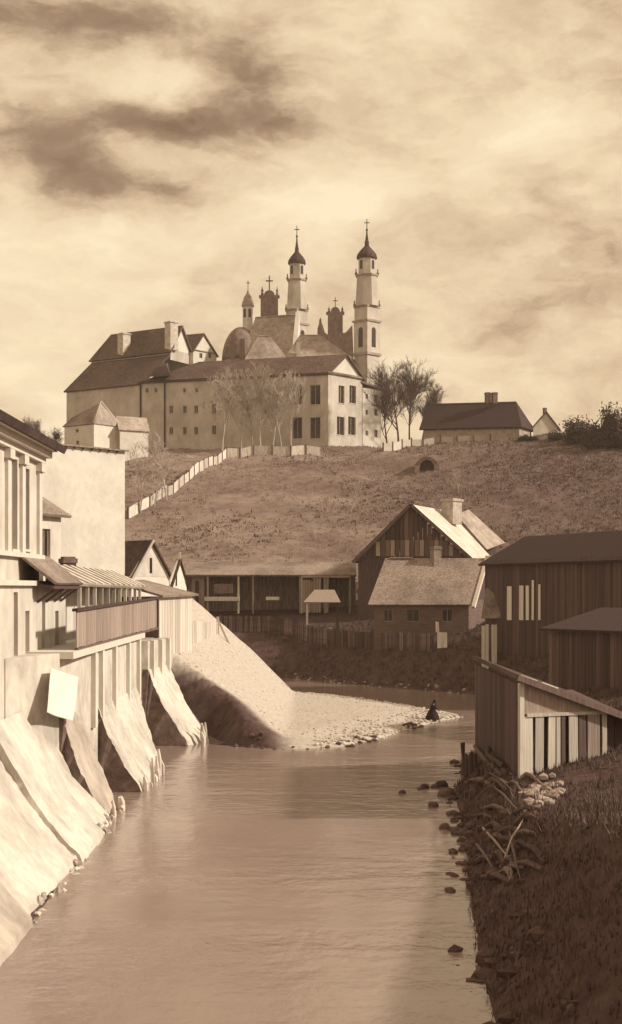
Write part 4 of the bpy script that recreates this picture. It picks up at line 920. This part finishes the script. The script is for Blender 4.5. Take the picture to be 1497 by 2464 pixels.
# ---- arched cellar mouth in the hillside
g = ground_px(1027, 1134, 200)
ce = empty('arched_cellar', tuple(g), 'small arched stone cellar mouth set in the hillside below the church', 'cellar')
mb = MB(); hw, ht = 2.1, 2.5
arc_o = [(-hw, -.4)]+[(-hw*math.cos(a), .4+ht*.84*math.sin(a)) for a in np.linspace(0, math.pi, 11)]+[(hw, -.4)]
arc_i = [(-1.25, -.4)]+[(-1.25*math.cos(a), .35+1.6*math.sin(a)) for a in np.linspace(0, math.pi, 11)]+[(1.25, -.4)]
for i in range(len(arc_o)-1):
    q = [arc_o[i], arc_o[i+1], arc_i[i+1], arc_i[i]]; mb.solid([(g.x+x, g.y-.3, g.z+z) for x, z in q], [(g.x+x, g.y+5, g.z+z) for x, z in q])
mb.build('vault', M_brick, ce)
for sx in (-1, 1):
    mb = MB(); mb.box((g.x+sx*1.72-.4, g.y-.6, g.z-.6), (g.x+sx*1.72+.4, g.y-.28, g.z+(.9 if sx < 0 else 1.2))); mb.build('jamb', M_rubble, ce)
mb = MB(); mb.box((g.x-1.3, g.y+1.4, g.z-.5), (g.x+1.3, g.y+1.6, g.z+2)); mb.build('door', M_wood_dark, ce)

# ---- pale board fences on the hill
M_fence = mat('fence_boards', .5, .3, 1.5, .9, .3, (3, 3, .5), rnd=.25)
def hill_fence(label, pts, hgt=1.9, bay=3.0, m=M_wood_pale, d0=150):
    gp = [ground_px(px, py, d0) for px, py in pts]
    o = empty('hill_fence', tuple(gp[0]), label, 'fence', 'board fences on the hill'); 
    for a, b_ in zip(gp, gp[1:]):
        n_ = max(1, int((b_-a).xy.length/bay+.5))
        for i in range(n_):
            p, q = a.lerp(b_, i/n_), a.lerp(b_, (i+1)/n_); zp, zq = hz(p.x, p.y), hz(q.x, q.y)
            mb = MB(); p2, q2 = p.lerp(q, .04), p.lerp(q, .96); d = (q-p).xy.normalized(); nn = Vector((d.y, -d.x))*.04
            h1_ = hgt*random.uniform(.9, 1.05)
            mb.solid([xyz(p2.xy+nn, zp-.2), xyz(q2.xy+nn, zq-.2), xyz(q2.xy+nn, zq+h1_), xyz(p2.xy+nn, zp+h1_)], [xyz(p2.xy-nn, zp-.2), xyz(q2.xy-nn, zq-.2), xyz(q2.xy-nn, zq+h1_), xyz(p2.xy-nn, zp+h1_)]); mb.build('fence_panel', m, o)
            mb = MB(); mb.box((p.x-.14, p.y-.2, zp-.3), (p.x+.14, p.y+.1, zp+hgt*1.12)); mb.build('post', M_wood_mid, o)
    return o
hill_fence('pale board fence climbing the slope to the monastery wing', [(308, 1250), (360, 1222), (430, 1178), (490, 1130), (545, 1101), (610, 1095), (700, 1096), (772, 1098)], hgt=1.7, m=M_fence)
hill_fence('short pale fence between the dark tree and the thatched house', [(922, 1086), (990, 1074), (1046, 1068)], hgt=1.5, bay=2.6)
hill_fence('low grey fence before the thatched long house', [(1060, 1066), (1140, 1060), (1220, 1054)], hgt=1.4, bay=3.2, m=M_wood_grey)

# ================================================================== TREES, SCRUB, STONES, PEOPLE
def tree_meshes(name, seed, h, m, levels=5, splits=(3, 4), spread=.55, r0=.16, first=.28, up=.25, min_r=.03, ntw=3):
    rr = random.Random(seed); tk = MB(); tw = MB()
    def branch(p, d, ln, r, lv):
        n = 4 if lv < 2 else 3; pts = [p.copy()]; rad = [r]; q = p.copy(); dd = d.copy()
        for i in range(n):
            dd = (dd+Vector((rr.uniform(-1, 1), rr.uniform(-1, 1), rr.uniform(-.6, 1)))*.13+Vector((0, 0, up*.1))).normalized()
            q = q+dd*ln/n; pts.append(q.copy()); rad.append(max(min_r*.7, r*(1-.55*(i+1)/n)))
        (tk if lv < 2 else tw).tube(pts, rad, 6 if lv == 0 else (4 if lv < 3 else 3), cap=False)
        if lv >= levels: return
        k = rr.randint(*splits)+(5 if lv == 0 else 0)
        for j in range(k):
            t = rr.uniform(first if lv == 0 else .25, 1.0); i = min(n-1, int(t*n)); a = pts[i].lerp(pts[i+1], t*n-i)
            az = rr.uniform(0, 2*math.pi); sp_ = spread*rr.uniform(.6, 1.3)
            ax = dd.cross(Vector((0, 0, 1)) if abs(dd.z) < .95 else Vector((1, 0, 0))).normalized(); ay = ax.cross(dd)
            nd_ = (dd*math.cos(sp_)+(ax*math.cos(az)+ay*math.sin(az))*math.sin(sp_)).normalized()
            branch(a, nd_, ln*(rr.uniform(.34, .52)*(1.15-.45*t) if lv == 0 else rr.uniform(.45, .68)), max(min_r, r*rr.uniform(.38, .55)), lv+1)
    branch(Vector((0, 0, -.3)), Vector((rr.uniform(-.05, .05), rr.uniform(-.05, .05), 1)).normalized(), h*.86, r0, 0)
    return tk.mesh(name+'_trunk', m), tw.mesh(name+'_crown', m)
TREES = {
 'poplar': tree_meshes('poplar', 1, 14, M_bark, 4, (4, 5), .55, .2, .2, .7, .028),
 'maple': tree_meshes('maple', 5, 14, M_bark, 4, (4, 5), .68, .22, .22, .6, .028),
 'sapling': tree_meshes('sapling', 9, 10, M_bark, 4, (3, 4), .65, .13, .2, .5, .024),
 'dark': tree_meshes('dark', 14, 16, M_bark_d, 4, (6, 8), .55, .24, .2, .6, .017),
 'darkb': tree_meshes('darkb', 23, 15, M_bark_d, 4, (6, 8), .6, .22, .18, .6, .017)}
def tree(kind, p, sc, rz, label, group):
    t = empty('bare_tree', tuple(p), label, 'tree', group); t.rotation_euler = (0, 0, rz); t.scale = (sc, sc, sc)
    for nm, me_ in zip(('trunk', 'crown'), TREES[kind]):
        o = bpy.data.objects.new(nm, me_); COL.objects.link(o); o.parent = t
    return t
G1 = 'bare trees before the monastery wall'
for px, D, kd, sc, rz, lb in ((534, 279, 'maple', 1.12, .3, 'spreading bare pale tree, leftmost before the long monastery facade'),
                              (580, 281, 'poplar', .98, 1.2, 'slim bare pale tree, second from the left before the monastery facade'),
                              (607, 284, 'sapling', 1.1, 2.2, 'low thin bare tree between the second and fourth facade trees'),
                              (627, 281, 'poplar', 1.06, 4.0, 'tall upright bare tree near the middle of the monastery facade'),
                              (655, 283, 'maple', .95, 5.1, 'broad bare tree right of the tall upright tree by the facade'),
                              (678, 285, 'sapling', 1.15, .9, 'thin bare tree next to the large dark facade windows'),
                              (700, 282, 'poplar', .95, 2.7, 'rightmost bare pale tree before the monastery facade')):
    x = X(px, D).x; tree(kd, (x, D, hz(x, D)), sc, rz, lb, G1)
G2 = 'trees around the crest'
for px, D, kd, sc, rz, lb in ((960, 285, 'dark', .92, .4, 'large dark bare tree just right of the right church tower'),
                              (985, 300, 'darkb', 1.0, 1.9, 'dark bare tree behind the large tree beside the church'),
                              (935, 304, 'darkb', .88, 3.6, 'dark bare tree half hidden behind the church stair block'),
                              (1012, 312, 'dark', .82, 4.4, 'tall bare tree at the left end of the thatched house'),
                              (1085, 330, 'darkb', .62, 2.5, 'lone small bare tree showing over the thatched roof'),
                              (60, 290, 'darkb', .42, .5, 'bare tree on the far left skyline above the town house roof'),
                              (105, 300, 'dark', .42, 1.5, 'bare tree just left of the older monastery wing'),
                              (138, 306, 'darkb', .36, 3.1, 'low bare tree touching the left end of the monastery'),
                              (12, 240, 'dark', .42, 4.1, 'bare tree at the left picture edge above the cornice')):
    x = X(px, D).x; tree(kd, (x, D, hz(x, D)), sc, rz, lb, G2)
G3 = 'young trees on the left slope'
for px, py, kd, sc, rz, lb in ((402, 1205, 'sapling', 1.0, 1.0, 'young bare tree on the slope above the fence, tallest of three'),
                               (338, 1236, 'sapling', .95, 2.9, 'young bare tree on the slope beside the white wall'),
                               (372, 1222, 'sapling', .7, 5.0, 'smallest young bare tree on the slope between two others'),
                               (478, 1250, 'sapling', .42, 3.9, 'bare sapling standing alone below the climbing fence'),
                               (760, 1300, 'sapling', .36, 1.3, 'smallest bare sapling low on the slope above the long shed'),
                               (1105, 1190, 'sapling', .4, .4, 'bare sapling on the slope below the arched cellar'),
                               (845, 1236, 'sapling', .5, 4.6, 'bare sapling on the open slope above the timber house')):
    g = ground_px(px, py, 160); tree(kd, g, sc, rz, lb, G3)
# dense bushes: twig and leaf clumps
def bush_mesh(name, seed, rx, ry, rz_, m, nq=2600, sz=.28):
    r = np.random.RandomState(seed); mb = MB()
    cl = r.normal(0, 1, (26, 3)); cl /= np.linalg.norm(cl, axis=1)[:, None]; cl *= r.uniform(.35, .85, (26, 1)); cl[:, 2] = np.abs(cl[:, 2])
    for i in range(nq):
        c = cl[r.randint(26)]+r.normal(0, .16, 3); 
        if c[2] < -.05: c[2] *= -.5
        p = Vector((c[0]*rx, c[1]*ry, c[2]*rz_)); a = Vector(r.normal(0, 1, 3)).normalized()*sz*r.uniform(.5, 1.3); b_ = Vector(r.normal(0, 1, 3)).normalized()*sz*.5
        mb.poly([p-a, p+b_, p+a, p-b_*.6])
    return mb.mesh(name, m)
BU = bush_mesh('bush', 3, 4.6, 3.0, 4.8, M_scrub, 3800, .34)
for px, py, s3, rz, lb in ((1400, 1062, (1.1, 1, 1.0), 0.3, 'left part of the big dark thicket on the right crest'), (1450, 1075, (1.35, 1.2, 1.65), 1.7, 'tallest dark thicket on the right crest'), (1500, 1075, (1.35, 1.2, 1.6), 3.0, 'dark thicket cut by the right picture edge on the crest'), (1340, 1056, (.7, .6, .36), 4.0, 'low dark bush below the tiny cottage'), (1270, 1060, (.7, .6, .26), 5.0, 'low dark bush under the thatched long house end')):
    g = ground_px(px, py, 200); t = empty('thicket', tuple(g), lb, 'bush', 'dark bushes along the right crest'); t.scale = s3; t.rotation_euler = (0, 0, rz)
    o = bpy.data.objects.new('crown', BU); COL.objects.link(o); o.parent = t
    mb = MB(); mb.tube([(0, 0, -.4), (.1, 0, 1.2), (.3, .1, 3)], [.22, .16, .06], 5); o = bpy.data.objects.new('trunk', mb.mesh('trunk', M_bark_d)); COL.objects.link(o); o.parent = t
# ground cover, one object each
def tufts(name, label, m, x, y, hgt, seed, wd=.05, blades=4):
    r = np.random.RandomState(seed); z = land(x, y); V = []; Fc = []
    for i in range(len(x)):
        h_ = hgt[i]
        for k in range(blades):
            a = r.uniform(0, 6.283); dx, dy = math.cos(a), math.sin(a); w2 = wd*r.uniform(.6, 1.4)*(1+h_); ox, oy = r.uniform(-.25, .25, 2); ln = r.uniform(.1, .6)*h_
            j = len(V); V += [(x[i]+ox-dy*w2, y[i]+oy+dx*w2, z[i]-.05), (x[i]+ox+dy*w2, y[i]+oy-dx*w2, z[i]-.05), (x[i]+ox+dx*ln, y[i]+oy+dy*ln, z[i]+h_*r.uniform(.6, 1.1))]; Fc.append((j, j+1, j+2))
    me_ = bpy.data.meshes.new(name); me_.from_pydata(V, [], Fc); me_.materials.append(m); o = bpy.data.objects.new(name, me_); COL.objects.link(o)
    o['kind'] = 'stuff'; o['label'] = label; o['category'] = 'grass' if 'grass' in name else 'weeds'; return o
r = np.random.RandomState(11)
def scatter(n, px0, px1, d0, d1, keep):
    D = r.uniform(d0, d1, n); x = (r.uniform(px0, px1, n)-CX)/F*D; k = keep(x, D); return x[k], D[k]
x, y = scatter(30000, 290, 1520, 178, 292, lambda x, y: wob(x*.8, y*.5)+r.uniform(-.9, .9, len(x)) > .1)
tufts('dry_grass', 'rough dry grass tufts over the whole hillside', M_dry, x, y, r.uniform(.1, .38, len(x)), 2, .05, 3)
x, y = scatter(52000, 290, 1520, 178, 292, lambda x, y: wob(x*.6+4, y*.4)+r.uniform(-.8, .8, len(x))+np.clip((x/y*F-150)/600, -.35, 1.0) > .5)
tufts('scrub_weeds', 'dark low scrub and dead weeds scattered over the hillside', M_weed, x, y, r.uniform(.1, .42, len(x)), 3, .055, 3)
x, y = scatter(26000, 640, 1540, 60, 165, lambda x, y: (wdist(x, y) > .15) & ~gravel_mask(x, y, wdist(x, y)))
tufts('bank_weeds', 'dark dead weeds covering the right and far river banks', M_weed, x, y, r.uniform(.1, .5, len(x))*np.clip(y/110, .5, 1), 4, .03, 4)
yy_ = r.uniform(16, 60, 15000); xx_ = r.uniform(3.5, 13, 15000); k = (wdist(xx_, yy_) > .05); x, y = xx_[k], yy_[k]
tufts('bank_grass', 'dark rank grass on the near right river bank', M_weed, x, y, r.uniform(.04, .2, len(x))*(1+(r.uniform(0, 1, len(x)) < .06)*2), 5, .02, 3)
# pebbles on the spit
def stones(name, label, m, x, y, rad, seed, sink=.3):
    r = np.random.RandomState(seed); bm = bmesh.new(); bmesh.ops.create_icosphere(bm, subdivisions=1, radius=1); bv = np.array([v.co[:] for v in bm.verts]); bf_ = [[v.index for v in f.verts] for f in bm.faces]; bm.free()
    z = np.maximum(land(x, y), -.05); V = []; Fc = []
    for i in range(len(x)):
        k = bv*(1+r.uniform(-.25, .25, (len(bv), 1)))*rad[i]*r.uniform(.6, 1.2, 3)*np.array([1, 1, .7]); j = len(V); V += (k+np.array([x[i], y[i], z[i]+rad[i]*(.5-sink)])).tolist(); Fc += [[a+j for a in f] for f in bf_]
    me_ = bpy.data.meshes.new(name); me_.from_pydata(V, [], Fc); me_.materials.append(m); o = bpy.data.objects.new(name, me_); COL.objects.link(o)
    o['kind'] = 'stuff'; o['label'] = label; o['category'] = 'pebbles'; return o
yy_ = r.uniform(84, 128, 9000); xx_ = r.uniform(-9, 11.5, 9000); dd_ = wdist(xx_, yy_); k = gravel_mask(xx_, yy_, dd_) & (dd_ > -.25) & (r.uniform(0, 1, 9000) < np.clip(1.2-dd_*.28, .12, 1)) & ~((xx_ < .2) & (dd_ < 3.2) & (yy_ < 104)); x, y = xx_[k], yy_[k]
stones('pebbles', 'pale pebbles strewn over the gravel spit', mat('pale_pebbles', .46, .4, 1.5, .9, .3), x, y, r.uniform(.04, .15, len(x))*np.clip(1.15-wdist(x, y)*.1, .5, 1.2), 7)
k = (np.abs(wdist(xx_, yy_)) < .5) & (yy_ < 100) & (xx_ > -6) & (r.uniform(0, 1, 9000) < np.clip(.25+wob(xx_*2, yy_*2)*.5, 0, .7)); stones('wet_pebbles', 'dark wet stones along the near edge of the spit', M_stone, xx_[k], yy_[k], r.uniform(.08, .28, k.sum()), 8)
yy_ = r.uniform(28, 84, 5000); xx_ = r.uniform(3, 10, 5000); k = (np.abs(wdist(xx_, yy_)-.3) < 1.0) & (r.uniform(0, 1, 5000) < np.clip(.3+wob(xx_*3, yy_*.9)*.5, 0, .6)); stones('bank_stones', 'dark stones and clods along the foot of the right bank', mat('dark_clods', .09, .4, 3, .9, .4), xx_[k], yy_[k], .06+.3*r.uniform(0, 1, k.sum())**3, 9)
yy_ = r.uniform(108, 160, 4000); xx_ = r.uniform(-8, 18, 4000); k = (np.abs(wdist(xx_, yy_)-.1) < .5) & ~gravel_mask(xx_, yy_, wdist(xx_, yy_)) & (r.uniform(0, 1, 4000) < .4); stones('far_bank_stones', 'pale and dark stones along the foot of the far bank', M_rubble, xx_[k], yy_[k], r.uniform(.08, .26, k.sum()), 10)
# rocks in the water off the right bank
RK = [(968, 1906, 7, 'smallest dark rock, farthest out in the river'), (1010, 1897, 6, 'small dark rock just left of a larger one in the row'), (1022, 1894, 10, 'flat dark rock in the middle of the upper row'), (1046, 1892, 8, 'dark rock in the row close to the right bank'), (1062, 1890, 14, 'largest dark rock touching the right bank in the upper row'),
      (1042, 1938, 11, 'single round dark rock alone below the upper row'), (1070, 1991, 12, 'left one of the three dark rocks lowest on the right'), (1098, 1999, 13, 'middle one of the three dark rocks lowest on the right'), (1116, 2006, 14, 'right one of the three dark rocks lowest on the right'), (1075, 1912, 20, 'broad dark boulder beside the bank under the upper row')]
for i, (px, py, rp, lb) in enumerate(RK):
    x_, y_ = W(px, py, .05); r_ = rp*y_/F*1.1; mb = MB(); mb.blob((x_, y_, .02), (r_*1.1, r_, r_*.95), i, 2, .13)
    tag(mb.build('river_rock', M_stone, None, smooth=True), lb, 'rock', 'rocks in the river by the right bank')
# pale rubble heap under the riverside shed
rh = empty('rubble_heap', (8.7, 58.6, 1.2), 'heap of pale broken stones at the corner foot of the riverside shed', 'rubble'); rz2 = random.Random(8)
for i in range(90):
    t_ = rz2.random(); px, py = 1262+t_*86+rz2.uniform(-8, 8), 1886+rz2.random()*75*(1-.6*t_)
    g = ground_px(px, py, 40, 70); q = rz2.uniform(.07, .22); mb = MB(); mb.blob((g.x, g.y, g.z+q*.3), (q*1.2, q, q*.8), i, 1, .25); mb.build('stone', M_rubble, rh)
# log and plank revetment under the shed
lr = empty('log_revetment', (8.2, 66, 0), 'rough dark log and plank revetment dropping from the shed to the water', 'revetment')
for i in range(16):
    z_ = -.2+i*.13+rz2.uniform(-.05, .05); y0 = 57.5+rz2.uniform(0, 6); y1 = y0+rz2.uniform(6, 13); x0 = 7.5+i*.055
    mb = MB(); mb.tube([(x0+rz2.uniform(-.25, .1), y0, z_), (x0+rz2.uniform(-.2, .2), (y0+y1)/2, z_+rz2.uniform(-.1, .1)), (x0+.3+rz2.uniform(-.2, .2), min(y1, 76), z_+rz2.uniform(-.1, .2))], [.13, .12, .1], 7); mb.build('log', M_wood_dark if i % 4 else M_wood_mid, lr)
for i in range(13):
    y_ = 57.8+i*1.4; mb = MB(); x0 = 7.45+.03*i; mb.tube([(x0+rz2.uniform(-.2, .1), y_, -.8), (x0+rz2.uniform(-.3, .2), y_+rz2.uniform(-.3, .3), .9+rz2.random()*.9)], [.1, .08], 6); mb.build('stake', M_wood_dark, lr)
for i, (xa, ya, xb, yb) in enumerate(((1150, 1930, 1215, 1880), (1165, 2000, 1235, 2085), (1215, 2085, 1262, 1985), (1190, 1900, 1250, 1960), (1150, 2040, 1190, 2100), (1230, 2010, 1256, 2130), (1180, 1865, 1240, 1915))):
    a, b_ = ground_px(xa, ya, 35, 80), ground_px(xb, yb, 35, 80); mb = MB(); mb.tube([a+Vector((-.05, -.05, .1)), a.lerp(b_, .5)+Vector((-.1, -.1, .22)), b_+Vector((-.05, -.05, .12))], [.05, .045, .02], 5)
    mb.build('branch', M_wood_grey if i in (1, 2) else M_wood_mid, lr)
for i in range(34):                                               # driftwood and cribbing logs on the bank face
    px, py = rz2.uniform(1128, 1262), rz2.uniform(1848, 2120); ln_ = rz2.uniform(25, 80); an = rz2.choice((0, 0, .15, -.2, 1.2, .7, -.7))+rz2.uniform(-.15, .15)
    a, b_ = ground_px(px, py, 35, 80), ground_px(px+ln_*math.cos(an), py+ln_*math.sin(an), 35, 80)
    if (a-b_).length > 6: continue
    r_ = rz2.uniform(.05, .12); mb = MB(); mb.tube([a+Vector((0, 0, .05)), a.lerp(b_, .5)+Vector((0, 0, .2)), b_+Vector((0, 0, .06))], [r_, r_, r_*.8], 6); mb.build('log', M_wood_mid if i % 3 == 0 else M_wood_dark, lr)
# woman washing at the tip of the spit
gx, gy = W(1040, 1727, .3); gz_ = hz(gx, gy)
pr_ = empty('person', (gx, gy, gz_), 'person in a long dark dress and headscarf stooping at the tip of the gravel spit', 'person')
J = {'pel': (0, 0, .62), 'wai': (.02, 0, .82), 'che': (.10, -.02, 1.05), 'nek': (.16, -.03, 1.2), 'hed': (.19, -.04, 1.3), 'top': (.20, -.04, 1.43),
     'shl': (.1, .17, 1.1), 'ell': (.22, .24, .88), 'hal': (.38, .16, .74), 'shr': (.1, -.21, 1.1), 'elr': (.24, -.27, .86), 'har': (.4, -.18, .74), 'hpl': (0, .1, .58), 'knl': (.06, .11, .32), 'fol': (-.02, .11, .04), 'tol': (.14, .12, .03), 'hpr': (0, -.1, .58), 'knr': (.08, -.11, .32), 'for': (0, -.11, .04), 'tor': (.16, -.12, .03)}
Ed = [('pel', 'wai'), ('wai', 'che'), ('che', 'nek'), ('nek', 'hed'), ('hed', 'top'), ('che', 'shl'), ('shl', 'ell'), ('ell', 'hal'), ('che', 'shr'), ('shr', 'elr'), ('elr', 'har'), ('pel', 'hpl'), ('hpl', 'knl'), ('knl', 'fol'), ('fol', 'tol'), ('pel', 'hpr'), ('hpr', 'knr'), ('knr', 'for'), ('for', 'tor')]
rad = dict(pel=.16, wai=.14, che=.16, nek=.055, hed=.1, top=.075, shl=.075, ell=.055, hal=.04, shr=.075, elr=.055, har=.04, hpl=.1, knl=.07, fol=.05, tol=.04, hpr=.1, knr=.07, tor=.04); rad['for'] = .05
nm = list(J); me_ = bpy.data.meshes.new('body'); me_.from_pydata([J[k] for k in nm], [(nm.index(a), nm.index(b_)) for a, b_ in Ed], []); me_.materials.append(M_skin)
bo = bpy.data.objects.new('body', me_); COL.objects.link(bo); bo.parent = pr_
sm = bo.modifiers.new('skin', 'SKIN'); 
for k, sv_ in zip(nm, me_.skin_vertices[0].data): sv_.radius = (rad[k], rad[k]); sv_.use_root = (k == 'pel')
bo.modifiers.new('smooth', 'SUBSURF').levels = 1
def local(mb, name, m):
    o = bpy.data.objects.new(name, mb.mesh(name, m, Vector((0, 0, 0)), True)); COL.objects.link(o); o.parent = pr_; return o
mb = MB(); n_ = 14; prof = [(.50, .02, 0), (.47, .2, 0), (.38, .45, .01), (.26, .68, .01), (.18, .82, .03), (.22, 1.0, .09), (.21, 1.1, .11), (.09, 1.2, .15)]
i0 = 0
for r_, z_, ox in prof:
    for j in range(n_):
        a = 2*math.pi*j/n_; k = 1+(.08*math.cos(5*a) if z_ < .6 else 0); mb.v.append(Vector((ox+r_*k*math.cos(a), r_*k*math.sin(a)*1.05, z_)))
for k in range(len(prof)-1):
    for j in range(n_): j2 = (j+1) % n_; mb.f.append([k*n_+j, k*n_+j2, (k+1)*n_+j2, (k+1)*n_+j])
local(mb, 'dress', M_dress)
mb = MB()
for s_ in ('l', 'r'): mb.tube([J['sh'+s_], J['el'+s_], Vector(J['el'+s_]).lerp(Vector(J['ha'+s_]), .75)], [.095, .075, .06], 8)
local(mb, 'sleeves', M_dress)
mb = MB(); mb.blob((.175, -.04, 1.345), (.125, .125, .135), 5, 2, .02); mb.lathe(.12, -.04, [(.17, 1.13), (.14, 1.2), (.1, 1.3)], 10); local(mb, 'headscarf', M_dress)

# ================================================================== thin river haze
hm_ = bpy.data.materials.new('haze'); hm_.use_nodes = True; hn = hm_.node_tree; hn.nodes.clear()
ho = hn.nodes.new('ShaderNodeOutputMaterial'); hv = hn.nodes.new('ShaderNodeVolumePrincipled'); hv.inputs['Density'].default_value = .0002; hv.inputs['Color'].default_value = (1.0, .84, .72, 1)
hn.links.new(hv.outputs[0], ho.inputs['Volume'])
mb = MB(); mb.box((-1600, -40, -6), (1600, 4300, 110)); o = mb.build('haze', hm_); o['kind'] = 'stuff'; o['label'] = 'thin pale haze over the river valley'; o['category'] = 'haze'
